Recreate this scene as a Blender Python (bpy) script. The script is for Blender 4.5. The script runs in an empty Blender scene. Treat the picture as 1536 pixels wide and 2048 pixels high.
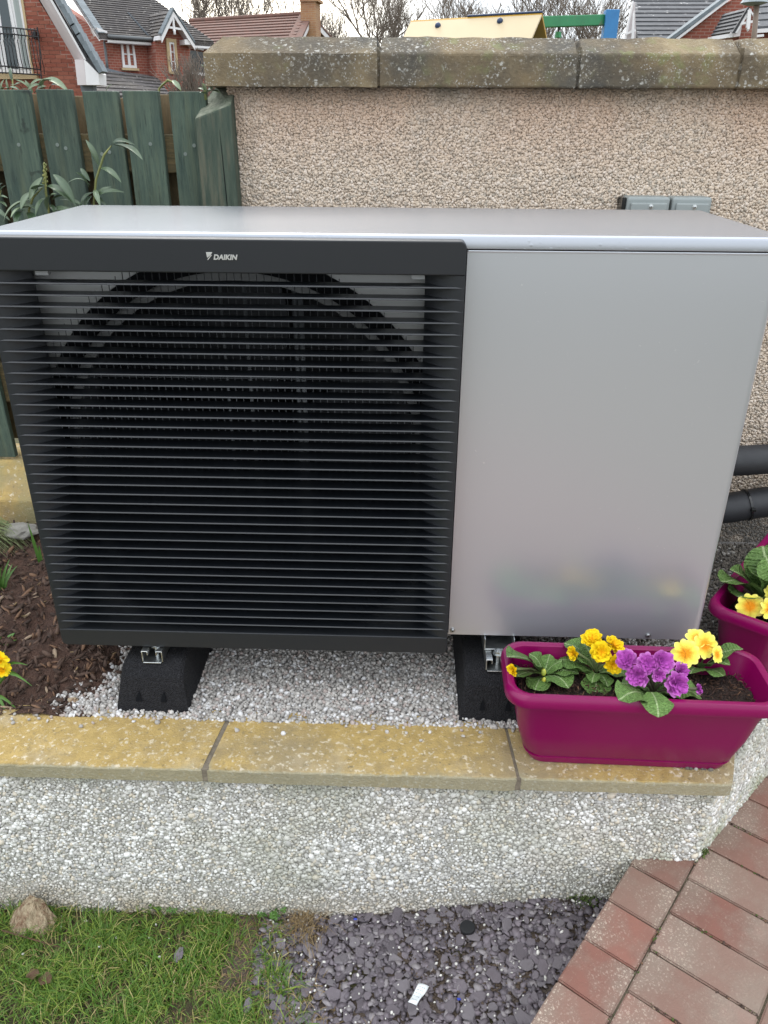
import bpy, bmesh, math, random
import numpy as np
from mathutils import Vector, Matrix, noise
random.seed(7); rng = np.random.default_rng(7)
R = math.radians
S = bpy.context.scene
COL = S.collection

# ------------------------------------------------------------------ camera
CAM = Vector((0.68256, -1.30120, 0.91902))
PITCH, ROLL, YAW, FPX = 0.46228, 0.005661, -0.030598, 1570.0
_fw = Vector((math.sin(YAW), math.cos(YAW), 0)); _rt = Vector((math.cos(YAW), -math.sin(YAW), 0)); _up = Vector((0, 0, 1))
_f = _fw*math.cos(PITCH) - _up*math.sin(PITCH); _u = _up*math.cos(PITCH) + _fw*math.sin(PITCH)
_r2 = _rt*math.cos(ROLL) + _u*math.sin(ROLL); _u2 = -_rt*math.sin(ROLL) + _u*math.cos(ROLL)
cd = bpy.data.cameras.new('camera'); cam = bpy.data.objects.new('camera', cd); COL.objects.link(cam)
cam.matrix_world = Matrix(((_r2.x, _u2.x, -_f.x, CAM.x), (_r2.y, _u2.y, -_f.y, CAM.y), (_r2.z, _u2.z, -_f.z, CAM.z), (0, 0, 0, 1)))
cd.sensor_fit = 'VERTICAL'; cd.sensor_height = 36.0; cd.lens = FPX*36/2048
cd.clip_start = 0.05; cd.clip_end = 3000
S.camera = cam
# ------------------------------------------------------------------ sky and sun (bright overcast, sun low behind thin cloud ahead-left)
SUN_AZ, SUN_EL = R(-14), R(42)          # azimuth from +Y towards +X
sdir = Vector((math.sin(SUN_AZ)*math.cos(SUN_EL), math.cos(SUN_AZ)*math.cos(SUN_EL), math.sin(SUN_EL)))
W = bpy.data.worlds.new('World'); S.world = W; W.use_nodes = True
nt = W.node_tree; nt.nodes.clear(); N = nt.nodes.new; Lk = nt.links.new
out = N('ShaderNodeOutputWorld'); mix = N('ShaderNodeMixShader'); bgA = N('ShaderNodeBackground'); bgB = N('ShaderNodeBackground')
sky = N('ShaderNodeTexSky'); sky.sky_type = 'NISHITA'; sky.sun_disc = False
sky.sun_elevation = SUN_EL; sky.sun_rotation = SUN_AZ
Lk(sky.outputs[0], bgA.inputs[0]); bgA.inputs[1].default_value = 0.08
tc = N('ShaderNodeTexCoord'); mp = N('ShaderNodeMapping'); mp.inputs['Scale'].default_value = (1, 1, 3.0); Lk(tc.outputs['Generated'], mp.inputs[0])
nz = N('ShaderNodeTexNoise'); nz.inputs['Scale'].default_value = 2.2; nz.inputs['Detail'].default_value = 6; Lk(mp.outputs[0], nz.inputs[0])
cr = N('ShaderNodeValToRGB'); cr.color_ramp.elements[0].position = .3; cr.color_ramp.elements[0].color = (.60, .66, .74, 1)
cr.color_ramp.elements[1].position = .62; cr.color_ramp.elements[1].color = (.98, 1.0, 1.02, 1); Lk(nz.outputs[0], cr.inputs[0])
dt = N('ShaderNodeVectorMath'); dt.operation = 'DOT_PRODUCT'; dt.inputs[1].default_value = (-.17, .975, .14); Lk(tc.outputs['Generated'], dt.inputs[0])
mr = N('ShaderNodeMapRange'); mr.inputs[1].default_value = .972; mr.inputs[2].default_value = 1.0; Lk(dt.outputs['Value'], mr.inputs[0])
pw = N('ShaderNodeMath'); pw.operation = 'POWER'; pw.inputs[1].default_value = 2.0; Lk(mr.outputs[0], pw.inputs[0])
gl = N('ShaderNodeMixRGB'); gl.blend_type = 'ADD'; gl.inputs[2].default_value = (1.5, 1.25, .85, 1); Lk(pw.outputs[0], gl.inputs[0]); Lk(cr.outputs[0], gl.inputs[1])
sx = N('ShaderNodeSeparateXYZ'); Lk(tc.outputs['Generated'], sx.inputs[0])      # overcast sky: dimmer towards the horizon
gr_ = N('ShaderNodeMapRange'); gr_.inputs[1].default_value = 0.0; gr_.inputs[2].default_value = 1.0; gr_.inputs[3].default_value = .56; gr_.inputs[4].default_value = 1.12; Lk(sx.outputs[2], gr_.inputs[0])
Lk(gl.outputs[0], bgB.inputs[0]); Lk(gr_.outputs[0], bgB.inputs[1])
mix.inputs[0].default_value = .86; Lk(bgA.outputs[0], mix.inputs[1]); Lk(bgB.outputs[0], mix.inputs[2]); Lk(mix.outputs[0], out.inputs[0])
sd = bpy.data.lights.new('sun', 'SUN'); sd.energy = 0.6; sd.angle = R(24); sd.color = (1, .95, .86)
so = bpy.data.objects.new('sun', sd); COL.objects.link(so); so.rotation_euler = sdir.to_track_quat('Z', 'Y').to_euler()
S.view_settings.view_transform = 'Standard'; S.view_settings.look = 'None'; S.view_settings.gamma = 1; S.view_settings.exposure = 1.68
try: S.view_settings.use_curve_mapping = False
except Exception: pass
S.render.engine = 'CYCLES'; S.cycles.max_bounces = 8; S.cycles.use_denoising = True

# ------------------------------------------------------------------ helpers
def ray(px, py):
    return (_f + _r2*((px-768)/FPX) + _u2*((1024-py)/FPX))
def at(px, py, Y):                        # point of the vertical plane y = Y on the line of sight of a photo pixel
    d = ray(px, py); return CAM + d*((Y-CAM.y)/d.y)
def atz(px, py, Z):
    d = ray(px, py); return CAM + d*((Z-CAM.z)/d.z)
def hitp(px, py, P, n):
    d = ray(px, py); return CAM + d*((P-CAM).dot(n)/d.dot(n))

def lin(c):
    if isinstance(c, str):
        c = [int(c[i:i+2], 16)/255 for i in (0, 2, 4)]
        c = [x/12.92 if x <= .04045 else ((x+.055)/1.055)**2.4 for x in c]
    return (*c, 1)

class M:
    """small material builder"""
    def __init__(s, name, c1, c2=None, scale=8, rough=.6, metal=0, detail=6, lo=.35, hi=.65, spec=.5, stretch=(1, 1, 1), rot=(0, 0, 0)):
        m = s.m = bpy.data.materials.new(name); m.use_nodes = True; s.t = m.node_tree; s.n = s.t.nodes
        s.b = s.n['Principled BSDF']; s.b.inputs['Roughness'].default_value = rough; s.b.inputs['Metallic'].default_value = metal
        s.b.inputs['Specular IOR Level'].default_value = spec
        s.tc = s.n.new('ShaderNodeTexCoord'); s.mp = s.n.new('ShaderNodeMapping'); s.mp.inputs['Scale'].default_value = stretch; s.mp.inputs['Rotation'].default_value = rot
        s.L(s.tc.outputs['Object'], s.mp.inputs[0]); s.vec = s.mp.outputs[0]
        if c2 is None:
            rg = s.n.new('ShaderNodeRGB'); rg.outputs[0].default_value = lin(c1); s.col = rg.outputs[0]
        else:
            s.col = s.mix(lin(c1), lin(c2), s.noise(scale, detail, lo, hi))
        s.h = None
    def L(s, a, b): s.t.links.new(a, b)
    def noise(s, scale, detail=6, lo=.35, hi=.65, vec=None, rough=.6):
        n = s.n.new('ShaderNodeTexNoise'); n.inputs['Scale'].default_value = scale; n.inputs['Detail'].default_value = detail; n.inputs['Roughness'].default_value = rough
        s.L(vec or s.vec, n.inputs[0]); return s.rng(n.outputs[0], lo, hi)
    def rng(s, v, lo, hi, a=0, b=1):
        r = s.n.new('ShaderNodeMapRange'); r.inputs[1].default_value = lo; r.inputs[2].default_value = hi; r.inputs[3].default_value = a; r.inputs[4].default_value = b
        s.L(v, r.inputs[0]); return r.outputs[0]
    def voro(s, scale, lo, hi, feat='F1', rnd=1.0):
        n = s.n.new('ShaderNodeTexVoronoi'); n.feature = feat; n.inputs['Scale'].default_value = scale; n.inputs['Randomness'].default_value = rnd
        s.L(s.vec, n.inputs[0]); return s.rng(n.outputs['Distance'], lo, hi)
    def put(s, v, sock):
        if hasattr(v, 'is_linked'): s.L(v, sock)
        else: sock.default_value = v
    def mix(s, a, b, f, mode='MIX'):
        n = s.n.new('ShaderNodeMixRGB'); n.blend_type = mode; s.put(f, n.inputs[0]); s.put(a, n.inputs[1]); s.put(b, n.inputs[2]); return n.outputs[0]
    def math(s, op, a, b=0.0):
        n = s.n.new('ShaderNodeMath'); n.operation = op; s.put(a, n.inputs[0]); s.put(b, n.inputs[1]); return n.outputs[0]
    def over(s, c, f, k=1.0):             # lay a second colour over, by mask
        if k != 1.0: f = s.math('MULTIPLY', f, k)
        s.col = s.mix(s.col, lin(c), f); return s
    def spots(s, c, scale, size, k=1.0, nscale=3, lo=.45, hi=.6):   # lichen, droppings, grit: irregular patches with a shape of their own
        w = s.n.new('ShaderNodeTexNoise'); w.inputs['Scale'].default_value = scale*1.6; w.inputs['Detail'].default_value = 4; s.L(s.vec, w.inputs[0])
        a = s.n.new('ShaderNodeVectorMath'); a.operation = 'MULTIPLY_ADD'; s.L(w.outputs['Color'], a.inputs[0]); a.inputs[1].default_value = (1.3/scale,)*3; s.L(s.vec, a.inputs[2])
        keep = s.vec; s.vec = a.outputs[0]; v = s.voro(scale, size*.95, size*.45); s.vec = keep; s.over(c, s.math('MULTIPLY', v, s.noise(nscale, 4, lo, hi)), k); return s
    def island(s, amt=.25, hue=None):     # piece-to-piece variation
        g = s.n.new('ShaderNodeNewGeometry'); r = g.outputs['Random Per Island']
        s.col = s.mix(s.col, (0, 0, 0, 1), s.rng(r, 0, 1, 0, amt))
        if hue:
            w = s.n.new('ShaderNodeTexWhiteNoise'); w.noise_dimensions = '1D'; s.L(r, w.inputs['W'])
            for c, lo, hi in hue: s.col = s.mix(s.col, lin(c), s.math('MULTIPLY', s.math('GREATER_THAN', w.outputs['Value'], lo), s.math('LESS_THAN', w.outputs['Value'], hi)))
        return s
    def orand(s, amt=.3, hue=None):
        o = s.n.new('ShaderNodeObjectInfo'); r = o.outputs['Random']
        s.col = s.mix(s.col, (0, 0, 0, 1), s.rng(r, 0, 1, 0, amt))
        if hue:
            w = s.n.new('ShaderNodeTexWhiteNoise'); w.noise_dimensions = '1D'; s.L(r, w.inputs['W'])
            s.col = s.mix(s.col, lin(hue), s.rng(w.outputs['Value'], .3, 1, 0, .8))
        return s
    def bump(s, scale, strength=.4, dist=.004, detail=8, voro=False, vec=None):
        if voro: h = s.voro(scale, 0, .7)
        else: h = s.noise(scale, detail, .2, .8, vec)
        b = s.n.new('ShaderNodeBump'); b.inputs['Strength'].default_value = strength; b.inputs['Distance'].default_value = dist
        s.L(h, b.inputs['Height'])
        if s.h: s.L(s.h, b.inputs['Normal'])
        s.h = b.outputs[0]; return s
    def done(s):
        s.L(s.col, s.b.inputs['Base Color'])
        if s.h: s.L(s.h, s.b.inputs['Normal'])
        return s.m

class MB:
    """collects faces into one mesh"""
    def __init__(s): s.v = []; s.f = []
    def add(s, vs, fs):
        o = len(s.v); s.v += [tuple(v) for v in vs]; s.f += [tuple(i+o for i in f) for f in fs]; return s
    def box(s, x0, x1, y0, y1, z0, z1, mx=None):
        vs = [Vector((x, y, z)) for z in (z0, z1) for y in (y0, y1) for x in (x0, x1)]
        if mx: vs = [mx @ v for v in vs]
        return s.add(vs, [(0, 2, 3, 1), (4, 5, 7, 6), (0, 1, 5, 4), (2, 6, 7, 3), (0, 4, 6, 2), (1, 3, 7, 5)])
    def prism(s, pts, vec):
        n = len(pts); vec = Vector(vec); pts = [Vector(p) for p in pts]
        return s.add(pts + [p+vec for p in pts], [tuple(range(n))[::-1], tuple(range(n, 2*n))] + [(i, (i+1) % n, (i+1) % n+n, i+n) for i in range(n)])
    def tube(s, pts, rad, n=8, cap=True):
        pts = [Vector(p) for p in pts]; k = len(pts)
        if not hasattr(rad, '__len__'): rad = [rad]*k
        ring = []; prev = None
        for i, p in enumerate(pts):
            t = (pts[min(i+1, k-1)] - pts[max(i-1, 0)]).normalized()
            a = prev - t*prev.dot(t) if prev is not None else t.orthogonal()
            if a.length < 1e-6: a = t.orthogonal()
            a.normalize(); prev = a; b = t.cross(a)
            ring += [p + (a*math.cos(2*math.pi*j/n) + b*math.sin(2*math.pi*j/n))*rad[i] for j in range(n)]
        fs = [(i*n+j, i*n+(j+1) % n, (i+1)*n+(j+1) % n, (i+1)*n+j) for i in range(k-1) for j in range(n)]
        if cap: fs += [tuple(range(n))[::-1], tuple(range((k-1)*n, k*n))]
        return s.add(ring, fs)
    def grid(s, rows):                    # rows of points
        n = len(rows[0]); vs = [p for r in rows for p in r]
        return s.add(vs, [(i*n+j, i*n+j+1, (i+1)*n+j+1, (i+1)*n+j) for i in range(len(rows)-1) for j in range(n-1)])
    def build(s, name, mat, parent=None, smooth=False, bevel=0, seg=2, fixn=True, loc=None):
        me = bpy.data.meshes.new(name); me.from_pydata(s.v, [], s.f)
        if fixn:
            bm = bmesh.new(); bm.from_mesh(me); bmesh.ops.recalc_face_normals(bm, faces=bm.faces[:]); bm.to_mesh(me); bm.free()
        me.materials.append(mat)
        if smooth: me.polygons.foreach_set('use_smooth', [True]*len(me.polygons))
        o = bpy.data.objects.new(name, me); COL.objects.link(o)
        if bevel:
            b = o.modifiers.new('edge', 'BEVEL'); b.width = bevel; b.segments = seg; b.limit_method = 'ANGLE'; b.angle_limit = R(35)
        adopt(o, parent); return o
def adopt(o, parent):
    if parent is not None:
        o.parent = parent
        o.matrix_parent_inverse = world_of(parent).inverted()
def world_of(o):
    m = o.matrix_basis.copy()
    if o.parent: m = world_of(o.parent) @ o.matrix_parent_inverse @ m
    return m
def inst(me, name, mx, parent=None):      # another object on shared mesh data
    o = bpy.data.objects.new(name, me); COL.objects.link(o); o.matrix_basis = mx; adopt(o, parent); return o
def tag(o, label=None, cat=None, group=None, kind=None):
    if label: o['label'] = label
    if cat: o['category'] = cat
    if group: o['group'] = group
    if kind: o['kind'] = kind
    return o
def thing(name, label, cat, loc=(0, 0, 0), group=None):
    o = bpy.data.objects.new(name, None); COL.objects.link(o); o.location = loc; o.empty_display_size = .05
    return tag(o, label, cat, group)
def np_mesh(name, V, F, mat, parent=None, smooth=True, kind=None):
    me = bpy.data.meshes.new(name); nf, k = F.shape
    me.vertices.add(len(V)); me.vertices.foreach_set('co', V.astype(np.float32).ravel())
    me.loops.add(nf*k); me.loops.foreach_set('vertex_index', F.astype(np.int32).ravel())
    me.polygons.add(nf); me.polygons.foreach_set('loop_start', np.arange(0, nf*k, k, dtype=np.int32))
    me.polygons.foreach_set('loop_total', np.full(nf, k, dtype=np.int32))
    if smooth: me.polygons.foreach_set('use_smooth', np.ones(nf, dtype=bool))
    me.materials.append(mat); me.update(calc_edges=True)
    o = bpy.data.objects.new(name, me); COL.objects.link(o); adopt(o, parent)
    if kind: o['kind'] = kind
    return o
def _ico():
    bm = bmesh.new(); bmesh.ops.create_icosphere(bm, subdivisions=1, radius=1)
    v = np.array([x.co[:] for x in bm.verts]); f = np.array([[y.index for y in x.verts] for x in bm.faces]); bm.free(); return v, f
ICO_V, ICO_F = _ico()
def rand_rot(n):
    q = rng.normal(size=(n, 4)); q /= np.linalg.norm(q, axis=1)[:, None]; w, x, y, z = q.T
    return np.stack([np.stack([1-2*(y*y+z*z), 2*(x*y-z*w), 2*(x*z+y*w)], -1), np.stack([2*(x*y+z*w), 1-2*(x*x+z*z), 2*(y*z-x*w)], -1), np.stack([2*(x*z-y*w), 2*(y*z+x*w), 1-2*(x*x+y*y)], -1)], 1)
def stones(P, size, squash=(1, .8, .65), jag=.18, rot=None):
    """angular little stones: P (n,3) centres, size (n,) radii"""
    n = len(P); sc = np.array(squash)*(1+rng.uniform(-.25, .25, (n, 3)))
    v = ICO_V[None]*(1+rng.uniform(-jag, jag, (n, 12, 1)))*sc[:, None]*np.asarray(size)[:, None, None]
    v = np.einsum('nij,nkj->nki', rand_rot(n) if rot is None else rot, v) + P[:, None]
    f = ICO_F[None] + (np.arange(n)*12)[:, None, None]
    return v.reshape(-1, 3), f.reshape(-1, 3)
def fbm(x, y, s=1.0, z=0.0): return noise.fractal(Vector((x*s, y*s, z)), 1.0, 2.0, 4)
def poisson_grid(x0, x1, y0, y1, pitch, jit=.42):
    nx, ny = max(1, int((x1-x0)/pitch)), max(1, int((y1-y0)/pitch))
    gx, gy = np.meshgrid(np.arange(nx)+.5, np.arange(ny)+.5)
    gx = gx + (np.arange(ny) % 2)[:, None]*.5
    p = np.stack([gx.ravel(), gy.ravel()], 1) + rng.uniform(-jit, jit, (nx*ny, 2))
    return np.stack([x0+p[:, 0]*(x1-x0)/nx, y0+p[:, 1]*(y1-y0)/ny], 1)

# ------------------------------------------------------------------ materials
mt = {}
mt['lawn_soil'] = M('lawn_soil', '3a3323', '4b4a2a', 30, .95).bump(60, .6, .01).done()
mt['far_ground'] = M('far_ground', '4d5a35', '5d6048', 2, .95).done()
mt['grass'] = M('grass_blade', (.085, .182, .018), (.125, .215, .028), 14, .5, spec=.35).island(.4, [((.36, .31, .12), .0, .08), ((.21, .28, .045), .08, .30), ((.075, .165, .02), .30, .52)]).done()
mt['dry_grass'] = M('dry_grass', (.36, .26, .13), (.24, .16, .07), 20, .8).island(.4).done()
mt['soil'] = M('bed_soil', '3a281f', '573f33', 40, .95).bump(90, .9, .01).done()
mt['mulch'] = M('bark_mulch', (.125, .075, .052), (.06, .036, .026), 60, .9).island(.5, [((.17, .095, .055), .0, .2), ((.30, .22, .15), .2, .24)]).bump(200, .5, .002).done()
mt['gravel'] = M('grey_gravel', (.57, .54, .50), (.45, .425, .395), 90, .85).island(.4, [((.62, .61, .60), .0, .16), ((.40, .34, .31), .16, .3)]).bump(500, .3, .001).done()
mt['gravel_bed2'] = M('grey_rock', (.30, .285, .255), (.19, .18, .155), 18, .9).bump(60, .5, .004).done()
mt['grit'] = M('dark_grit', (.21, .185, .155), (.13, .115, .095), 40, .9).island(.45, [((.36, .34, .31), 0, .1)]).done()
mt['gravel_bed'] = M('gravel_bed', (.16, .15, .145), (.22, .21, .20), 150, .95).done()
mt['pebble'] = M('white_pebble_dash', (.70, .685, .64), (.58, .56, .51), 60, .7).island(.35, [((.80, .79, .76), .0, .25), ((.62, .56, .46), .25, .36), ((.45, .44, .42), .36, .46)])
mt['pebble'].over((.40, .40, .30), mt['pebble'].noise(2.6, 9, .46, .66), .8).over((.33, .33, .29), mt['pebble'].noise(5, 9, .55, .70), .6).over((.52, .47, .39), mt['pebble'].noise(6.5, 8, .54, .70), .5)
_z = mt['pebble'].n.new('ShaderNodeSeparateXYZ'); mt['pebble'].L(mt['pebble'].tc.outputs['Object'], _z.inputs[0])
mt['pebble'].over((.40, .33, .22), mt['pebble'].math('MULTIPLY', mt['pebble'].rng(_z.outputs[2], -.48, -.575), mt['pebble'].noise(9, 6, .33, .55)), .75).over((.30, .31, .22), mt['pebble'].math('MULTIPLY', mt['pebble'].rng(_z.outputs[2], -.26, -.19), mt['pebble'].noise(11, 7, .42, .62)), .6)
mt['pebble'].over((.22, .26, .10), mt['pebble'].math('MULTIPLY', mt['pebble'].math('MULTIPLY', mt['pebble'].rng(_z.outputs[0], 1.0, 1.3), mt['pebble'].rng(_z.outputs[2], -.2, -.36)), mt['pebble'].noise(14, 8, .42, .62)), .55)
mt['pebble'] = mt['pebble'].bump(300, .25, .001).done()
mt['pebble_bed'] = M('pebble_mortar', (.50, .48, .43), (.38, .365, .32), 25, .95).bump(150, .6, .003).done()
hm = M('pink_harl', (.67, .555, .435), (.60, .50, .40), 30, .85).island(.18, [((.66, .57, .48), .0, .22), ((.42, .365, .30), .22, .34)])
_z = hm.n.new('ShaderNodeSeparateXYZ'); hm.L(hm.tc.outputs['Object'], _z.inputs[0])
hm.over((.58, .37, .25), hm.math('MULTIPLY', hm.rng(_z.outputs[2], .80, .97), hm.noise(3.5, 5, .38, .6)), .55)
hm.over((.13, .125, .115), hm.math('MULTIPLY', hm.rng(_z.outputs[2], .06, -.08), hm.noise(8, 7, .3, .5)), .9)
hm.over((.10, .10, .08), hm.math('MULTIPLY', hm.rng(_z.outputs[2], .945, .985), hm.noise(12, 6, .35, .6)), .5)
mt['harl'] = hm.done()
mt['harl_bed'] = M('harl_mortar', (.58, .48, .38), (.51, .425, .34), 60, .95).bump(220, .8, .005, voro=True).done()
cp = M('weathered_stone', (.172, .128, .072), (.082, .066, .046), 9, .9, detail=8)
cp.over((.29, .225, .125), cp.noise(5, 8, .53, .68), .7).over((.05, .052, .05), cp.noise(3.3, 8, .52, .66), .75)
cp.spots((.44, .43, .39), 75, .33, .85, 9, .47, .58).spots((.50, .49, .46), 170, .34, .8, 14, .47, .57).over((.34, .31, .24), cp.noise(150, 5, .58, .72), .7).spots((.17, .19, .07), 30, .5, .5, 6, .5, .65)
mt['coping'] = cp.bump(140, .5, .004).bump(30, .3, .006).done()
yc = M('yellow_stone', (.46, .325, .115), (.36, .25, .085), 40, .85, detail=8)
yc.over((.27, .22, .135), yc.noise(5, 9, .47, .66), .75).over((.50, .41, .27), yc.noise(8, 9, .55, .68), .55).over((.68, .60, .46), yc.noise(95, 5, .57, .68), .85).over((.24, .19, .10), yc.noise(70, 6, .58, .70), .6).spots((.60, .54, .42), 95, .33, .8, 9, .5, .62).over((.14, .115, .07), yc.noise(90, 6, .60, .72), .7)
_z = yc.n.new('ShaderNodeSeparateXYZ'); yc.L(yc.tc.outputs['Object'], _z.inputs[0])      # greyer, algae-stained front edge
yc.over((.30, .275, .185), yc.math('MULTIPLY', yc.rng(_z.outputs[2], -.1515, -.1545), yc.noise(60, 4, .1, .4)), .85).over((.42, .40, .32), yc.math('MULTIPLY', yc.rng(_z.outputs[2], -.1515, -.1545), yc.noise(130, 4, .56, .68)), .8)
yc.over((.26, .24, .12), yc.math('MULTIPLY', yc.rng(_z.outputs[2], -.12, -.10), yc.noise(9, 7, .4, .62)), .8)
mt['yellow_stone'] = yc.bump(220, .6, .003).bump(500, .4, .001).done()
mt['coping_edge'] = M('coping_edge', (.30, .27, .185), (.235, .215, .15), 90, .9).done()
mt['mortar'] = M('grey_mortar', (.22, .185, .135), (.14, .115, .085), 60, .95).bump(120, .6, .004).done()
fn = M('green_stained_wood', (.092, .132, .094), (.038, .066, .052), 11, .8, detail=10, stretch=(9, 9, .8), lo=.34, hi=.66)
fn.over((.11, .13, .075), fn.noise(4, 8, .52, .70), .65).over((.016, .026, .022), fn.noise(26, 6, .58, .68), .7)
fn.mp.inputs['Scale'].default_value = (9, 9, .8)
_v = fn.vec; fn.vec = fn.tc.outputs['Object']; fn.spots((.02, .03, .024), 9, .12, .9, 3, .3, .5).over((.10, .125, .085), fn.noise(7, 7, .5, .72), .5).over((.03, .05, .042), fn.noise(3, 4, .48, .7), .6); fn.vec = _v; fn.orand(.28)
mt['fence'] = fn.bump(30, .45, .004, vec=fn.vec).done()
pw_ = M('weathered_post_wood', (.075, .098, .07), (.040, .062, .045), 12, .85, detail=8, stretch=(8, 8, .7))
pw_.over((.13, .125, .085), pw_.noise(9, 8, .52, .68), .7)
mt['post'] = pw_.bump(40, .7, .006, vec=pw_.vec).done()
mt['post_top'] = M('post_end_grain', (.19, .20, .15), (.08, .10, .065), 60, .9).bump(90, .6, .004).done()
mt['rail'] = M('ochre_rail_wood', (.16, .115, .05), (.075, .062, .03), 18, .85, stretch=(1, 6, 6), detail=8).bump(60, .5, .003).done()
mt['board_back'] = M('brown_board_wood', (.20, .135, .07), (.11, .085, .045), 14, .85, stretch=(8, 8, 1)).bump(60, .4, .003).done()
mt['nail'] = M('old_nail', (.16, .19, .17), None, rough=.6, metal=.3).done()
sv = M('silver_paint', (.575, .60, .645), None, rough=.30, metal=.70, spec=.5)
sv.spots((.80, .81, .83), 42, .075, .7, 4, .45, .6)
mt['silver'] = sv.bump(900, .03, .0005).bump(2.5, .06, .004, 2).done()
lv = M('silver_paint_wet', (.395, .415, .45), None, rough=.27, metal=.72)
w1 = lv.voro(95, .30, .12); w2 = lv.math('MULTIPLY', w1, lv.noise(9, 5, .5, .6))
bb = lv.n.new('ShaderNodeBump'); bb.inputs['Strength'].default_value = .22; bb.inputs['Distance'].default_value = .001; lv.L(w2, bb.inputs['Height']); lv.h = bb.outputs[0]
mt['silver_top'] = lv.done()
mt['grille'] = M('charcoal_plastic', (.0145, .0165, .0195), None, rough=.45, spec=.42).bump(1500, .05, .0003).done()
mt['slat'] = M('charcoal_slat', (.008, .010, .013), None, rough=.34, spec=.65).done()
mt['dark'] = M('black_interior', (.005, .0055, .007), None, rough=.8, spec=.1).done()
mt['coil'] = M('coil_fins', (.010, .011, .014), (.018, .02, .025), 30, .5, .4).done()
mt['bulk'] = M('pale_sheet', (.47, .48, .485), None, rough=.45, metal=.1).done()
mt['lip'] = M('dull_lip', (.17, .175, .18), None, rough=.5).done()
mt['wire'] = M('dark_wire', (.10, .105, .11), None, rough=.4, metal=.5).done()
mt['rod'] = M('tube_rod', (.14, .15, .16), None, rough=.4, metal=.5).done()
mt['badge'] = M('badge_chrome', (.58, .58, .56), None, rough=.3, metal=.45).done()
mt['zinc'] = M('zinc_steel', (.62, .64, .63), (.45, .47, .47), 50, .35, 1).done()
rb = M('recycled_rubber', (.013, .013, .015), (.020, .020, .022), 160, .9, spec=.25); rb.spots((.12, .12, .12), 260, .2, .5, 20, .5, .6)
mt['rubber'] = rb.bump(330, .9, .0035, voro=True).done()
mt['foam'] = M('black_foam_lagging', (.016, .017, .020), (.024, .025, .028), 30, .6).bump(500, .2, .001).done()
mt['tie'] = M('black_nylon', (.012, .012, .012), None, rough=.25).done()
mt['planter'] = M('magenta_plastic', (.20, .001, .07), (.19, .001, .066), 4, .30, spec=.38).bump(1200, .04, .0003).done()
mt['compost'] = M('potting_compost', (.035, .018, .011), (.018, .010, .007), 70, .95).bump(220, 1, .006).done()
mt['fibre'] = M('coir_fibre', (.085, .040, .022), (.045, .02, .012), 60, .9).island(.5, [((.16, .085, .045), 0, .15)]).done()
lf = M('primrose_leaf', (.175, .30, .075), (.12, .235, .05), 30, .45, spec=.4); lf.orand(.2)
vx = lf.n.new('ShaderNodeSeparateXYZ'); lf.L(lf.tc.outputs['Object'], vx.inputs[0])
lf.over((.42, .52, .26), lf.rng(lf.math('ABSOLUTE', vx.outputs[1]), .022, .006), .8)
wv = lf.n.new('ShaderNodeTexWave'); wv.wave_type = 'BANDS'; wv.bands_direction = 'X'; wv.inputs['Scale'].default_value = 5; wv.inputs['Distortion'].default_value = 2.5; wv.inputs['Detail'].default_value = 2
lf.L(lf.vec, wv.inputs[0]); bq = lf.n.new('ShaderNodeBump'); bq.inputs['Strength'].default_value = .45; bq.inputs['Distance'].default_value = .05; lf.L(wv.outputs[1], bq.inputs['Height']); lf.h = bq.outputs[0]
mt['leaf'] = lf.bump(14, .5, .08).done()
mt['stem'] = M('pale_stem', (.20, .26, .10), (.17, .19, .09), 40, .5).done()
mt['purple_stem'] = M('reddish_stem', (.16, .12, .10), (.14, .16, .08), 40, .5).done()
def petal_mat(name, c, core=None, r0=.2, r1=.5, edge=None):
    m = M(name, c, None, rough=.55, spec=.25); x = m.n.new('ShaderNodeVectorMath'); x.operation = 'MULTIPLY'; x.inputs[1].default_value = (1, 1, 0)
    m.L(m.tc.outputs['Object'], x.inputs[0]); l = m.n.new('ShaderNodeVectorMath'); l.operation = 'LENGTH'; m.L(x.outputs[0], l.inputs[0])
    d = m.math('ADD', l.outputs['Value'], m.math('MULTIPLY', m.noise(8, 3, 0, 1), .25))
    if edge: m.over(edge, m.rng(d, .75, 1.25), .8)
    if core: m.over(core, m.rng(d, r1, r0))
    m.b.inputs['Subsurface Weight'].default_value = 0
    return m.bump(18, .3, .03).done()
mt['yellow'] = petal_mat('yellow_petal', (.88, .62, .006), (.85, .42, .004), .1, .6)
mt['pale'] = petal_mat('pale_yellow_petal', (.90, .78, .10), (.82, .30, .006), .38, .72, (.93, .87, .30))
mt['purple'] = petal_mat('purple_petal', (.47, .085, .44), (.33, .05, .33), .1, .5, (.68, .30, .64))
mt['daff'] = petal_mat('daffodil_petal', (.87, .66, .01), (.83, .45, .004), .2, .5)
mt['bud'] = M('flower_bud', (.62, .55, .03), (.3, .4, .08), 30, .5).done()
mt['shrub_leaf'] = M('long_shrub_leaf', (.050, .088, .040), (.035, .068, .032), 8, .36, spec=.5).orand(.3, (.15, .2, .12)).done()
mt['shrub_leaf_pale'] = M('pale_shrub_leaf', (.20, .25, .15), (.13, .19, .10), 8, .4).orand(.3).done()
mt['shrub_stem'] = M('shrub_stem', (.20, .20, .055), (.13, .15, .05), 40, .6).done()
mt['blade'] = M('strap_leaf', (.085, .19, .03), (.06, .15, .022), 20, .45).orand(.3).done()
mt['sedge'] = M('pale_sedge', (.30, .33, .16), (.20, .26, .10), 30, .6).island(.4).done()
pv = M('clay_paver', (.265, .116, .085), (.20, .108, .082), 9, .88, detail=8)
pv.orand(.25, (.215, .145, .112)).over((.25, .21, .165), pv.noise(6, 8, .42, .66), .8).over((.34, .17, .135), pv.noise(3.5, 4, .55, .7), .5)
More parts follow.
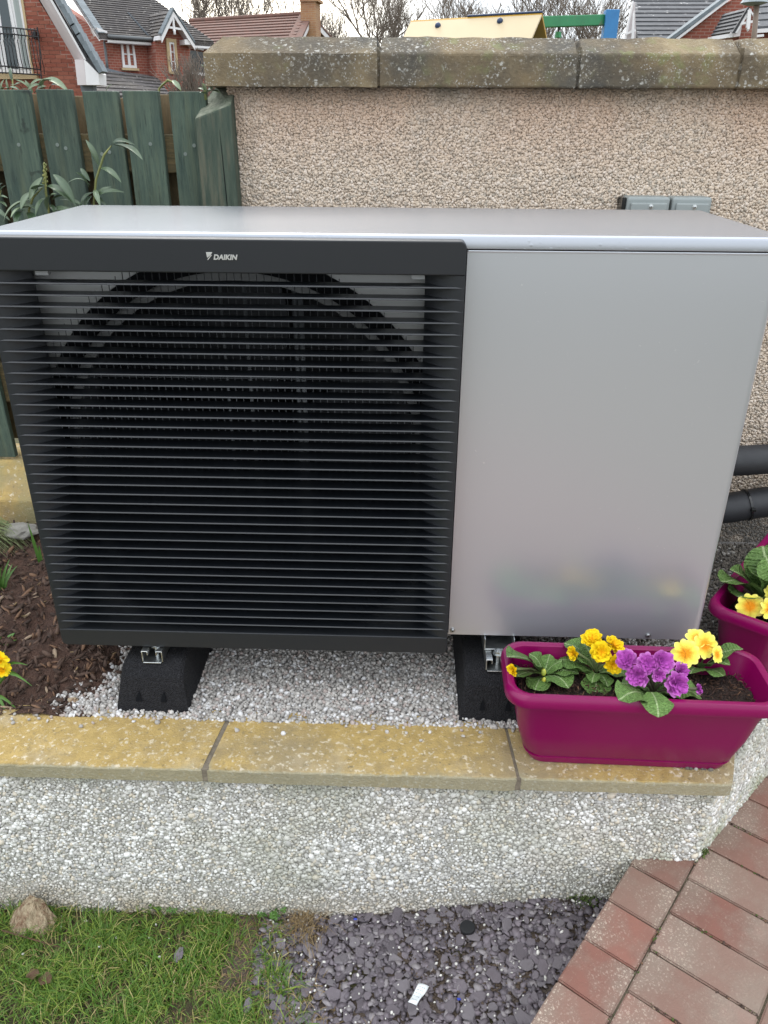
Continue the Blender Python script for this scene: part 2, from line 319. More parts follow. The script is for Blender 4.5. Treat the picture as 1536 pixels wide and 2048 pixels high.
_g = pv.n.new('ShaderNodeNewGeometry'); _d = pv.n.new('ShaderNodeVectorMath'); _d.operation = 'DOT_PRODUCT'; _d.inputs[1].default_value = (.795, -.607, 0); pv.L(_g.outputs['Position'], _d.inputs[0])
_edge = pv.rng(pv.math('ADD', _d.outputs['Value'], pv.math('MULTIPLY', pv.noise(5, 4, 0, 1), .22)), 1.44, 1.12)      # lichen grows along the outer rows
_c = pv.col; pv.spots((.58, .49, .39), 150, .36, .95, 7, .42, .58).spots((.52, .44, .35), 260, .36, .9, 5, .42, .58); pv.col = pv.mix(_c, pv.col, _edge)
pv.over((.38, .31, .24), pv.noise(220, 5, .62, .74), .5).over((.12, .085, .065), pv.noise(2.2, 5, .56, .74), .5)
mt['paver'] = pv.bump(260, .5, .002).bump(60, .3, .003).done()
mt['paver_old'] = None
mt['sand'] = M('joint_dirt', (.23, .18, .13), (.14, .11, .08), 50, .95).over((.07, .085, .03), .25).bump(200, .8, .004).done()
sl = M('plum_slate', (.235, .20, .22), (.17, .148, .165), 24, .6, detail=8).orand(.35, (.22, .20, .21)); sl.over((.30, .265, .26), sl.noise(40, 7, .55, .75), .5)
mt['slate'] = sl.bump(90, .5, .004).done()
ss = M('plum_slate_small', (.22, .185, .205), (.16, .138, .155), 24, .6).island(.45, [((.25, .225, .23), 0, .25)]); mt['slate_small'] = ss.bump(120, .4, .003).done()
mt['slate_dirt'] = M('slate_dirt', (.135, .098, .07), (.085, .065, .052), 22, .95).bump(140, .8, .006).done()
mt['white_stone'] = M('white_chip', (.74, .72, .66), None, rough=.6).island(.35).done()
mt['wood_chunk'] = M('broken_wood', (.62, .51, .34), (.24, .14, .08), 18, .85, stretch=(5, 5, 1.2), detail=8).bump(40, .9, .01).done()
mt['dead_leaf'] = M('dead_leaf', (.12, .066, .03), (.055, .032, .018), 60, .8).done()
mt['paper'] = M('paper_sachet', (.80, .82, .80), (.66, .70, .70), 60, .5).done()
mt['ink'] = M('grey_ink', (.30, .33, .36), None, rough=.6).done()
mt['cap'] = M('black_cap', (.016, .017, .019), None, rough=.4).done()
mt['blue_bit'] = M('blue_scrap', (.02, .05, .4), None, rough=.4).done()
mt['moss'] = M('moss', (.10, .14, .03), (.06, .10, .02), 60, .95).island(.4).done()
# houses
def brick_mat(name, a, b, mortar, sx=1.0):
    m = M(name, a, None, rough=.9); t = m.n.new('ShaderNodeTexBrick'); sp = m.n.new('ShaderNodeSeparateXYZ'); cb = m.n.new('ShaderNodeCombineXYZ')
    m.L(m.tc.outputs['Object'], sp.inputs[0]); m.L(m.math('ADD', sp.outputs[0], sp.outputs[1]), cb.inputs[0]); m.L(sp.outputs[2], cb.inputs[1]); m.L(cb.outputs[0], t.inputs[0])
    t.inputs['Color1'].default_value = lin(a); t.inputs['Color2'].default_value = lin(b); t.inputs['Mortar'].default_value = lin(mortar)
    t.inputs['Scale'].default_value = 1; t.inputs['Brick Width'].default_value = .225; t.inputs['Row Height'].default_value = .075; t.inputs['Mortar Size'].default_value = .009
    m.col = t.outputs[0]; m.over((.20, .07, .045), m.noise(1.2, 5, .45, .7), .4); return m.done()
mt['mortar_wall'] = M('brick_mortar', (.33, .235, .19), (.27, .19, .155), 5, .95).done()
mt['brick'] = M('red_brick', (.275, .082, .050), (.215, .062, .040), 3, .9).orand(.3, (.30, .11, .07)).done()
mt['brickwall'] = brick_mat('red_brickwork', (.285, .078, .048), (.225, .062, .040), (.31, .19, .15))
mt['brickbuff'] = brick_mat('buff_brickwork', (.36, .20, .095), (.30, .16, .08), (.34, .24, .15))
mt['upvc'] = M('white_upvc', (.72, .71, .70), (.66, .65, .65), 3, .4).done()
mt['soffit'] = M('soffit_board', (.60, .55, .545), (.55, .505, .50), 2, .6).done()
tl = M('grey_roof_tile', (.095, .085, .080), (.066, .060, .060), 5, .85, detail=8).island(.2)
tl.spots((.40, .38, .35), 7.5, .30, .8, 3, .46, .56).over((.15, .13, .105), tl.noise(1.4, 6, .5, .7), .5)
mt['tile'] = tl.bump(20, .3, .02).done()
tl2 = M('slate_grey_tile', (.105, .108, .115), (.075, .078, .084), 5, .8, detail=8).island(.2); tl2.spots((.50, .49, .47), 5.5, .30, .8, 2.2, .46, .56)
mt['tile_grey'] = tl2.done()
mt['verge'] = M('verge_tile', (.20, .235, .255), (.14, .165, .18), 6, .75).island(.25).done()
mt['tile_brown'] = M('brown_pantile', (.15, .062, .045), (.095, .048, .038), 4, .9, detail=8).over((.17, .13, .10), .15).done()
mt['stone_trim'] = M('sand_stone_trim', (.50, .38, .22), (.44, .33, .19), 5, .85).done()
gm = M('window_glass', (.05, .065, .07), None, rough=.08, spec=.6); mt['glass'] = gm.done()
mt['curtain'] = M('net_curtain', (.34, .38, .36), (.26, .29, .28), 6, .8, stretch=(8, 8, .3)).done()
mt['iron'] = M('black_iron', (.014, .014, .016), None, rough=.45).done()
mt['lead'] = M('lead_flashing', (.13, .15, .17), (.10, .115, .13), 3, .6).done()
mt['pipe_grey'] = M('grey_downpipe', (.12, .13, .135), None, rough=.5).done()
mt['cream_panel'] = M('cream_panel', (.52, .42, .265), (.47, .38, .235), 1.4, .6).done()
mt['blue_paint'] = M('blue_paint', (.032, .19, .43), (.028, .16, .37), 6, .55).done()
mt['green_paint'] = M('green_paint', (.03, .215, .085), (.025, .17, .07), 4, .55).over((.12, .10, .07), .0).spots((.15, .11, .09), 12, .4, .8, 5, .5, .6).done()
mt['ochre_paint'] = M('ochre_paint', (.45, .26, .03), (.38, .21, .03), 6, .55).done()
mt['navy'] = M('navy_plastic', (.015, .035, .09), None, rough=.4).done()
mt['bark'] = M('winter_bark', (.20, .165, .13), (.13, .105, .085), 6, .95).done()
mt['conifer'] = M('conifer_needles', (.030, .05, .028), (.02, .035, .02), 6, .8).island(.4).done()
mt['lamp'] = M('grey_lamp_head', (.22, .26, .28), None, rough=.4).done()
mt['lamp_post'] = M('brown_lamp_post', (.20, .15, .115), None, rough=.6).done()
mt['switch'] = M('grey_switch_plastic', (.27, .30, .295), (.25, .28, .275), 9, .5).done()

# ================================================================== SETTING
LZ, PZ, GZ = -.578, -.37, -.152            # lawn, paving, gravel bed levels
WY = -.212                                 # front face of the low retaining wall
CX = 1.262                                 # its right corner
def lawn_z(x, y):
    t = min(max((x-.45)/.65, 0), 1); return LZ + .083*t*t*(3-2*t)
# one sheet to the horizon, finer near the camera
mb = MB(); xs = [-900, -200, -60, -20, -8, -4, -2] + [-1+.05*i for i in range(61)] + [3, 5, 9, 20, 60, 200, 900]; ys = [-900, -200, -40, -10, -5, -3] + [-2+.05*i for i in range(37)] + [.6, 1.5, 4, 10, 25, 60, 200, 900]
mb.grid([[Vector((x, y, (lawn_z(x, y) + .006*fbm(x, y, 9) if y < -.18 else LZ-.02))) for x in xs] for y in ys])
tag(mb.build('ground', mt['lawn_soil'], smooth=True, fixn=False), kind='structure')

# raised bed filling (soil left, gravel right)
def bed_z(x, y):
    z = GZ + .004*fbm(x, y, 12, 3)
    t = min(max((.06-x)/.10 - max(0, (y+.05))*0.0, 0), 1); z += t*(.006 + .022*fbm(x, y, 8) + .05*min(max((y+.1)/.5, 0), 1))
    return z
def edge_x(y): return .022 - .35*min(0, y+.04) * -.0 + .03*math.sin(y*23) + .03*fbm(0, y, 11)      # where soil gives way to gravel
rows = []
for i in range(34):
    y = -.10 + i*(.70-(-.10))/33
    rows.append([Vector((x, y, bed_z(x, y))) for x in [-1.6+.04*k for k in range(44)]])
tag(MB().grid(rows).build('raised_bed_soil', mt['soil'], smooth=True, fixn=False), kind='structure')
rows = []
for i in range(24):
    y = -.10 + i*(.70+.10)/23
    x1 = CX - .05 + max(0, y+.2)*.98
    rows.append([Vector((.03 + (x1-.03)*k/30, y, GZ + .001)) for k in range(31)])
tag(MB().grid(rows).build('gravel_bed', mt['gravel_bed'], smooth=True, fixn=False), kind='structure')

# grains pressed flat into the render
def flat_rot(nrm, n):
    nrm = Vector(nrm); a = nrm.orthogonal().normalized(); b = nrm.cross(a); t = rng.uniform(0, 6.283, n); jn = rng.normal(0, .22, (n, 2))
    A_, B_, N_ = np.array(a), np.array(b), np.array(nrm); X = np.cos(t)[:, None]*A_ + np.sin(t)[:, None]*B_ + jn[:, :1]*N_; X /= np.linalg.norm(X, axis=1)[:, None]
    Z = N_ + jn[:, 1:]*(-np.sin(t)[:, None]*A_ + np.cos(t)[:, None]*B_); Z -= (Z*X).sum(1)[:, None]*X; Z /= np.linalg.norm(Z, axis=1)[:, None]
    return np.stack([X, np.cross(Z, X), Z], 2)
# ------------------------------------------------------------------ low retaining wall
low = thing('retaining_wall', 'low white pebble-dashed retaining wall topped with yellow coping under the grey heat pump', 'garden wall', (0, WY, LZ))
d45 = Vector((.70, .715, 0)).normalized()
A0 = Vector((CX, WY, 0)); A1 = A0 + d45*1.5
core = [Vector((-3.0, WY, 0)), A0, A1, A1 + Vector((-.16, .0, 0)), Vector((CX-.07, WY+.11, 0)), Vector((-3.0, WY+.11, 0))]
mb = MB(); mb.prism([Vector((p.x, p.y, -.66)) for p in core], (0, 0, .66-.187))
o = mb.build('render', mt['pebble_bed'], low)
mb = MB(); mb.prism([Vector((p.x, p.y, -.196)) for p in (A0 + Vector((.004, .004, 0)), A1, A1 + Vector((-.16, 0, 0)), A0 + Vector((-.08, .07, 0)))], (0, 0, .04))
mb.build('upstand', mt['pebble_bed'], low)
# pebble dash
P = poisson_grid(-.34, CX, LZ-.02, -.184, .0058)
keep = np.array([p[1] > lawn_z(p[0], 0)-.02 for p in P]); P = P[keep]
bul = np.array([.006*fbm(p[0], p[1], 5, 9) for p in P])
sz = .0034*(1+.6*rng.random(len(P))**3)*np.where(P[:, 1] < -.48, .85, 1.0)
sz = sz*np.array([1.0 + .35*fbm(p[0], p[1], 4, 2) for p in P]); sz *= np.exp(rng.normal(0, .17, len(P))); sz[rng.random(len(P)) < .02] *= 1.35
kp = rng.random(len(P)) > .10; P, sz, bul = P[kp], sz[kp], bul[kp]
C1 = np.stack([P[:, 0], WY - .0003 - rng.random(len(P))*.0024 - bul*.0, P[:, 1]], 1)
P2 = poisson_grid(0, .62, PZ-.02, -.157, .0066)
C2 = np.stack([CX + d45.x*P2[:, 0] + .0012*rng.random(len(P2)), WY + d45.y*P2[:, 0] - .0012*rng.random(len(P2)), P2[:, 1]], 1)
P3 = poisson_grid(0, .6, 0, .07, .0068)
C3 = np.stack([CX + d45.x*P3[:, 0] - P3[:, 1] + .004, WY + d45.y*P3[:, 0] + P3[:, 1]*.8, np.full(len(P3), -.157)], 1)
CC = np.concatenate([C1, C2, C3]); SZ = np.concatenate([sz, .0039*(1+.5*rng.random(len(P2)+len(P3)))])
ROT = np.concatenate([flat_rot((0, -1, 0), len(C1)), flat_rot((d45.y, -d45.x, 0), len(C2)), flat_rot((0, 0, 1), len(C3))])
v, f = stones(CC, SZ, (1.08, .92, .66), .2, ROT)
np_mesh('pebble_dash', v, f, mt['pebble'], low, kind='stuff')
# coping slabs: px joints in the photograph at about x = 430 and 1040
j1, j2 = atz(428, 1490, -.15).x, atz(1035, 1520, -.15).x
def slab(x0, x1, sk0, sk1):
    n = max(8, int((x1-x0)/.012)); top = []; zl_ = -.1835 + .003*(x0 > .8)
    mb = MB(); prof = [(-.230, zl_), (-.2305, -.156), (-.2275, -.1515), (-.20, -.150), (-.165, -.1495), (-.13, -.150), (-.07, -.151), (-.065, -.186)]
    for i in range(n+1):
        t = i/n; row = []
        for k, (y, z) in enumerate(prof):
            sk = (sk0*(1-t) + sk1*t)*(y+.23)/.15
            x = x0+(x1-x0)*t+sk
            w = .0016*fbm(x, y, 26, 5) + (.0022*fbm(x, z, 60, 1) if k in (1, 2) else 0)
            if i in (0, n): w -= .0015
            row.append(Vector((x, y - (w if k < 3 else 0), z + (w if k > 1 else 0))))
        top.append(row)
    mb.grid(top); b = len(prof)
    mb.f.append(tuple(range(b))); mb.f.append(tuple(range(n*b, n*b+b))[::-1])
    mb.f += [(i*b, i*b+b-1, (i+1)*b+b-1, (i+1)*b) for i in range(n)]
    return mb
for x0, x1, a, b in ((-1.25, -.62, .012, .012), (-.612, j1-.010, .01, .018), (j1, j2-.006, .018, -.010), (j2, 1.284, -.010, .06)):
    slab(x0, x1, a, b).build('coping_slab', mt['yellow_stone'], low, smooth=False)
mb = MB(); mb.box(j1-.011, j1+.003, -.2285, -.08, -.183, -.1535, Matrix.Shear('XZ', 4, (0, 0)) if False else Matrix(((1, .115, 0, .026), (0, 1, 0, 0), (0, 0, 1, 0), (0, 0, 0, 1))))
mb.box(j2-.008, j2+.002, -.2288, -.08, -.183, -.1540, Matrix(((1, -.06, 0, -.0135), (0, 1, 0, 0), (0, 0, 1, 0), (0, 0, 0, 1))))
mb.build('joint_mortar', mt['mortar'], low)

# ------------------------------------------------------------------ tall wall behind
BY = .70
x_end = at(463, 280, BY).x
tall = thing('boundary_wall', 'tall pinkish roughcast boundary wall with lichened stone coping behind the heat pump', 'boundary wall', (x_end, BY, LZ))
mb = MB(); mb.box(x_end, 4.2, BY, BY+.22, LZ-.1, 1.0); mb.build('render', mt['harl_bed'], tall)
Pa = poisson_grid(x_end-.002, 1.9, .66, .995, .0049); Pb = poisson_grid(1.22, 2.0, -.16, .66, .0058)
P = np.concatenate([Pa, Pb]); n = len(P)
C1 = np.stack([P[:, 0], BY - .0004 - .0016*rng.random(n), P[:, 1]], 1)
sz = .0034*(1+.55*rng.random(n)**2)
P2 = poisson_grid(BY, BY+.2, .5, .995, .0075); C2 = np.stack([np.full(len(P2), x_end-.001), P2[:, 0], P2[:, 1]], 1)
ROT = np.concatenate([flat_rot((0, -1, 0), len(C1)), flat_rot((-1, 0, 0), len(C2))])
v, f = stones(np.concatenate([C1, C2]), np.concatenate([sz, np.full(len(P2), .004)]), (1.2, .8, .7), .2, ROT)
np_mesh('roughcast', v, f, mt['harl'], tall, kind='stuff')
def cap_stone(x0, x1, hip0=0, hip1=0):
    yf = BY-.05; yb = BY+.27; zb, zf, zt = .985, 1.049, 1.083
    prof = [(yf, zb), (yf, zf), (yf+.055, zt), (yb-.055, zt), (yb, zf), (yb, zb)]
    n = max(10, int((x1-x0)/.02)); rows = []
    for i in range(n+1):
        t = i/n; row = []
        for k, (y, z) in enumerate(prof):
            x = x0+(x1-x0)*t; w = .0028*fbm(x, y+z, 16, 4)+.0015*fbm(x, z*3+y, 60, 8)
            if k in (2, 3): x = max(x, x0+hip0) if i < n/2 else min(x, x1-hip1)
            row.append(Vector((x, y + (w if k < 2 else 0), z + (w if k in (2, 3) else w*.6))))
        rows.append(row)
    mb = MB(); mb.grid(rows); b = 6; mb.f.append(tuple(range(b))); mb.f.append(tuple(range(n*b, n*b+b))[::-1]); mb.f += [(i*b, i*b+b-1, (i+1)*b+b-1, (i+1)*b) for i in range(n)]
    return mb
yc_ = BY-.05
xj = [at(408, 135, yc_).x, at(757, 130, yc_).x, at(1158, 130, yc_).x, at(1482, 130, yc_).x]; xj.append(xj[-1]+.40); xj.append(xj[-1]+.42)
for i in range(5):
    cap_stone(xj[i]+(.0025 if i else 0), xj[i+1]-.0025, .035 if i == 0 else .004, .004).build('coping_stone', mt['coping'], tall, bevel=.004, seg=2)
mb = MB()
for x in xj[1:-1]: mb.box(x-.004, x+.004, BY-.043, BY+.26, .988, 1.062)
mb.build('joint_mortar', mt['coping'], tall)

# ------------------------------------------------------------------ fence on its own low kerb
fe = thing('wooden_fence', 'dark green stained board fence with ochre rail beside the roughcast wall', 'fence', (-.3, BY, .05))
FT = .978; fb = .07
bx = [(0, 55), (73, 143), (162, 232), (245, 316), (334, 408)]
edges = [(at(a, 182, BY).x, at(b, 182, BY).x) for a, b in bx]
wd = edges[1][1]-edges[1][0]; pitch = edges[2][0]-edges[1][0]
edges[0] = (edges[0][1]-wd*1.15, edges[0][1])
for k in range(9): edges.insert(0, (edges[0][0]-pitch, edges[0][0]-pitch+wd*rng.uniform(.95, 1.1)))
tops = {}
for i, (a, b) in enumerate(edges):
    mb = MB(); n = 8; lean = rng.uniform(-.004, .004); zt = FT + rng.uniform(-.003, .003)
    rows = []
    for j in range(n+1):
        z = fb + (zt-fb)*j/n
        l = a + lean*j/n + .0015*fbm(i, z, 6); r = b + lean*j/n + .0015*fbm(i+50, z, 6)
        rows.append([Vector((l, BY, z)), Vector((r, BY, z)), Vector((r, BY+.019, z)), Vector((l, BY+.019, z)), Vector((l, BY, z))])
    mb.grid(rows); mb.f.append((0, 1, 2, 3)); q = n*5; mb.f.append((q, q+1, q+2, q+3))
    o = mb.build('board', mt['fence'], fe, bevel=.002)
    for zz in (.858, .25):
        for xx in ((a+.028, b-.034) if (i*7) % 3 else (a+.05,)):
            mm = MB(); mm.tube([(xx, BY+.002, zz+rng.uniform(-.02, .02)), ])if False else None
            z2 = zz + rng.uniform(-.018, .018); c = MB(); c.tube([(xx, BY-.0012, z2), (xx, BY+.004, z2)], .0042, 10); c.build('nail_head', mt['nail'], o)
for (zt, zb_) in ((.888, .805), (.33, .225)):
    MB().box(-2.2, x_end-.03, BY+.021, BY+.066, zb_, zt).build('rail', mt['rail'], fe, bevel=.003)
for i in range(len(edges)-1):
    a = edges[i][1]-.03; b = edges[i+1][0]+.03
    if i > 5:
        MB().box(a, b, BY+.068, BY+.086, .10, FT-.006-.004*(i % 3)).build('rear_board', mt['board_back'], fe, bevel=.002)
# post with weathered sloping top
px0, px1 = at(388, 225, BY-.055).x, at(463, 225, BY-.055).x
mb = MB(); ya, yb2_ = BY-.055, BY+.045
mb.v = [(px0, ya, .07), (px1, ya, .07), (px1, yb2_, .07), (px0, yb2_, .07), (px0, ya, .922), (px1, ya, .950), (px1-.004, yb2_, .992), (px0+.030, yb2_, .992), (px0+.001, yb2_, .955)]
mb.f = [(0, 1, 5, 4), (1, 2, 6, 5), (2, 3, 8, 7, 6), (3, 0, 4, 8), (4, 5, 6, 7, 8), (3, 2, 1, 0)]
po = mb.build('post', mt['post'], fe, bevel=.004); po.data.materials.append(mt['post_top'])
for p_ in po.data.polygons:
    if p_.normal.z > .3: p_.material_index = 1
crk = MB(); xm = px0+.055
crk.prism([Vector((xm-.001, BY-.0555, .90)), Vector((xm+.0012, BY-.0555, .86)), Vector((xm+.005, BY-.0555, .70)), Vector((xm+.003, BY-.0555, .70))], (0, .003, 0)); crk.build('crack', mt['dark'], po)
kerb = thing('kerb_wall', 'low yellow coped kerb wall under the green board fence', 'garden wall', (-.6, BY-.1, -.2))
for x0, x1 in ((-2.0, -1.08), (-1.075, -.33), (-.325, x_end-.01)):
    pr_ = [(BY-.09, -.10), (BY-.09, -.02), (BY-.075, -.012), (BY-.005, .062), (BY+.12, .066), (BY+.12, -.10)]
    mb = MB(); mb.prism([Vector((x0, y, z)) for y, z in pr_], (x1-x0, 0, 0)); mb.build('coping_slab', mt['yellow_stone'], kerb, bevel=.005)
MB().box(-2.0, x_end-.01, BY-.055, BY+.1, -.5, -.101).build('render', mt['pebble_bed'], kerb)
rk = MB(); v, f = stones(np.array([[0, 0, 0.]]), np.array([1.0]), (1, .7, .55), .12)
def rock(name, c, s, sc, m, label, cat, sub=2, seed=0, parent=None):
    bm = bmesh.new(); bmesh.ops.create_icosphere(bm, subdivisions=sub, radius=1)
    for q in bm.verts:
        n_ = noise.noise(q.co*1.7 + Vector((seed, seed*.3, 0)))*.35 + noise.noise(q.co*4 + Vector((seed, 0, 1)))*.12
        q.co = Vector((q.co.x*sc[0], q.co.y*sc[1], q.co.z*sc[2]))*(1+n_)*s
    me = bpy.data.meshes.new(name); bm.to_mesh(me); bm.free(); me.materials.append(m)
    o = bpy.data.objects.new(name, me); COL.objects.link(o); o.location = c
    if label: tag(o, label, cat)
    return o
rock('rock', at(40, 1046, .52)+Vector((0, 0, -.022)), .038, (1.3, .8, .5), mt['gravel_bed2'], 'pale grey rock lying on the soil under the kerb wall by the heat pump', 'rock', 3, 4)

# ------------------------------------------------------------------ paving: pavers laid at 57 degrees
e0, e1 = atz(1045, 2048, PZ), atz(1255, 1717, PZ); eu = (e1-e0); eu.z = 0; eu.normalize(); ev = Vector((eu.y, -eu.x, 0))
org = atz(1215, 1797.6, PZ)
mb = MB(); q = [org + eu*(-2.6) + ev*.006, org + eu*1.4 + ev*.006, org + eu*1.4 + ev*3, org + eu*(-2.6) + ev*3]
mb.prism([Vector((p.x, p.y, PZ-.18)) for p in q], (0, 0, .173))
pav = tag(mb.build('paving', mt['sand']), kind='structure')
pav_meshes = {}
def paver_mesh(L_, W_, k):
    key = (L_, W_, k)
    if key not in pav_meshes:
        bm = bmesh.new(); bmesh.ops.create_cube(bm, size=1); bmesh.ops.scale(bm, vec=(W_, L_, .06), verts=bm.verts)
        bmesh.ops.bevel(bm, geom=bm.edges[:], offset=.0026, segments=2, affect='EDGES')
        for q in bm.verts: q.co += Vector((noise.noise(q.co*60 + Vector((k, 0, 0))), noise.noise(q.co*60 + Vector((0, k, 5))), .5*noise.noise(q.co*50 + Vector((k, 3, 9)))))*.0012
        me = bpy.data.meshes.new('paver'); bm.to_mesh(me); bm.free(); me.materials.append(mt['paver']); pav_meshes[key] = me
    return pav_meshes[key]
ang = math.atan2(eu.y, eu.x)
def lay(u, v, du, dv, k):        # u along the edge, v away from it
    c = org + eu*(u+du/2) + ev*(v+dv/2); c.z = PZ-.03 + rng.uniform(-.0012, .0012)
    mx = Matrix.Translation(c) @ Matrix.Rotation(ang + rng.uniform(-.008, .008) + (math.pi if k % 2 else 0), 4, 'Z')
    inst(paver_mesh(round(dv-.002, 4), round(du-.002, 4), k % 5), 'paver', mx, pav)
bw = .0975; k = 0
for i in range(-16, 12): lay(i*.0985, 0, .0985, bw, k); k += 1
for c in range(5):
    off = (.046, .02, .06, .035, .05)[c]
    for i in range(-16, 13):
        u = i*.0925 + off; v = bw + .001 + c*.186
        lay(u, v, .0925, .184, k); k += 1

# crumbs of soil and moss caught in the paver joints
A = []
for i in range(1300):
    if i < 420: u, v_ = rng.uniform(-.5, .9), bw + .001 + rng.normal(0, .0022)
    else: u, v_ = .046 + .0925*rng.integers(-5, 10) + rng.normal(0, .0016), bw + rng.uniform(0, .185)
    if noise.noise(Vector((u*14, v_*14, 2))) < .0: continue
    p = org + eu*u + ev*v_; A.append((p.x, p.y, PZ - .0015 + .002*rng.random()))
A = np.array(A); m_ = rng.random(len(A)) < .3
for nm, q, mm in (('joint_soil', A[~m_], 'mulch'), ('joint_moss', A[m_], 'moss')):
    v, f = stones(q, .0009+.0022*rng.random(len(q))**2, (1.3, .8, .6), .25); np_mesh(nm, v, f, mt[mm], pav, smooth=False, kind='stuff')

# ================================================================== HEAT PUMP
hp = thing('heat_pump', 'large silver heat pump with black louvred front standing on rubber feet behind the low wall', 'heat pump', (.635, .2, 0))
GX, GT, GB, GP = .7695, .7536, -.025, .032         # grille right edge, top, bottom, proud of the casing
def rrect_profile(x0, x1, y0, y1, r, n=6, corners=(1, 1, 1, 1)):
    pts = []
    for (cx, cy, a0, on) in ((x0+r, y0+r, 180, corners[0]), (x1-r, y0+r, 270, corners[1]), (x1-r, y1-r, 0, corners[2]), (x0+r, y1-r, 90, corners[3])):
        if on: pts += [(cx + r*math.cos(R(a0+90*i/n)), cy + r*math.sin(R(a0+90*i/n))) for i in range(n+1)]
        else: pts.append((x0 if a0 in (180, 90) else x1, y0 if a0 in (180, 270) else y1))
    return pts
# service panel: front sheet folding round the right-hand corner
def sheet(path, z0, z1, th):
    mb = MB(); outer = [Vector((x, y, 0)) for x, y in path]; inner = []
    for i, p in enumerate(outer):
        t = (outer[min(i+1, len(outer)-1)] - outer[max(i-1, 0)]).normalized(); inner.append(p + Vector((-t.y, t.x, 0))*th)
    poly = outer + inner[::-1]; mb.prism([Vector((p.x, p.y, z0)) for p in poly], (0, 0, z1-z0)); return mb
r = .016
path = [(GX+.002, 0), (GX+.1, 0), (1.0, 0), (1.15, 0)] + [(1.27-r + r*math.sin(R(a)), r - r*math.cos(R(a))) for a in range(0, 91, 10)] + [(1.27, .1), (1.27, .405)]
path[0] = (GX+.0035, .0)
o = sheet(path, 0, .7366, .0015).build('service_panel', mt['silver'], hp, smooth=True)
m_ = o.modifiers.new('n', 'EDGE_SPLIT'); m_.split_angle = R(30)
o = sheet([(0, .42), (0, .2), (0, -.005)], 0, .7366, .0015).build('side_panel', mt['silver'], hp)
sheet([(1.27, .407), (1.262, .42), (.6, .42), (0, .42)], 0, .7366, .0015).build('rear_panel', mt['silver'], hp)
MB().box(.003, 1.266, .002, .418, -.0015, .002).build('base_tray', mt['silver'], hp)
MB().box(GX-.02, GX-.016, .03, .418, .003, .733).build('partition', mt['dark'], hp)
# return of the service panel into the grille gap
MB().box(GX+.0036, GX+.005, .0016, .045, 0.001, .733).build('panel_return', mt['silver'], hp)
# lid: top sheet with rolled lip
HL = .7597; lx0, lx1, ly0, ly1 = -.004, 1.274, -.004, .424
pf = rrect_profile(lx0, lx1, ly0, ly1, .014)
n = len(pf); cxm, cym = (lx0+lx1)/2, (ly0+ly1)/2
def inset(d): return rrect_profile(lx0+d, lx1-d, ly0+d, ly1-d, max(.014-d, .002))
mb = MB(); rows = [[Vector((x, y, .7385)) for x, y in inset(.0012)], [Vector((x, y, .7395)) for x, y in inset(0)], [Vector((x, y, HL-.0055)) for x, y in inset(0)], [Vector((x, y, HL-.002)) for x, y in inset(.0015)], [Vector((x, y, HL)) for x, y in inset(.0055)]]
for r_ in rows: r_.append(r_[0])
mb.grid(rows); o0 = len(mb.v); mb.v += [tuple(p) for p in rows[-1][:-1]]; mb.f.append(tuple(range(o0, o0+n)))
o0 = len(mb.v); mb.v += [tuple(p) for p in rows[0][:-1]]; mb.f.append(tuple(range(o0, o0+n))[::-1])
o = mb.build('lid', mt['silver_top'], hp, smooth=True); m_ = o.modifiers.new('n', 'EDGE_SPLIT'); m_.split_angle = R(40)
# dark gasket gap and top flange of the service panel
MB().box(.01, 1.262, .004, .41, .7366, .7385).build('gasket', mt['dark'], hp)
MB().box(GX+.004, 1.256, -.0012, .003, .7332, .7366).build('panel_flange', mt['silver'], hp, bevel=.001)
# grille: frame, sides that sweep inwards, 36 slats
gr = bpy.data.objects.new('grille', None); COL.objects.link(gr); gr.location = (.385, -GP, .36); adopt(gr, hp)
def rounded(x0, x1, z0, z1, rad, which, n=6):
    pts = []
    for cx, cz, a0, k in ((x0+rad, z0+rad, 180, 0), (x1-rad, z0+rad, 270, 1), (x1-rad, z1-rad, 0, 2), (x0+rad, z1-rad, 90, 3)):
        if k in which: pts += [(cx + rad*math.cos(R(a0+90*i/n)), cz + rad*math.sin(R(a0+90*i/n))) for i in range(n+1)]
        else: pts.append((x0 if k in (0, 3) else x1, z0 if k in (0, 1) else z1))
    return pts
TI, BI = .702, .0135
for nm, z0, z1, wh in (('top_bar', TI, GT, (2, 3)), ('bottom_bar', GB, BI, (0, 1))):
    mb = MB(); mb.prism([Vector((x, -GP, z)) for x, z in rounded(0, GX, z0, z1, .010, wh)], (0, GP+.012, 0)); mb.build(nm, mt['grille'], gr, bevel=.0022, seg=3)
for sgn, nm in ((1, 'side_bar'), (-1, 'side_bar')):
    prof = [(0.0, -GP+.0008)] + [(.0025 + .060*s, -GP + .038*s**1.9) for s in [i/14 for i in range(15)]] + [(.0625, .012), (0.0, .012)]
    X = (lambda x: x) if sgn > 0 else (lambda x: GX-x)
    mb = MB(); mb.prism([Vector((X(x), y, BI+.0003)) for x, y in prof], (0, 0, TI-BI-.0006)); o = mb.build(nm, mt['grille'], gr, smooth=True)
    m_ = o.modifiers.new('n', 'EDGE_SPLIT'); m_.split_angle = R(30)
sl_mb = MB(); th = .00085
sp = [(-GP+.0004, -th*.3), (-GP, 0), (-GP+.0004, th*.5), (.0015, th), (.0015, -th)]
sp = [(-GP, -.0010), (-GP+.0002, -.0002), (-GP+.0014, .0010), (.002, .0010), (.002, -.0010), (-GP+.0006, -.0014)]
sl_mb.prism([Vector((.0012, y, z)) for y, z in sp], (GX-.0024, 0, 0))
s0 = None; NS = 36; pit = (TI-BI)/(NS+1)
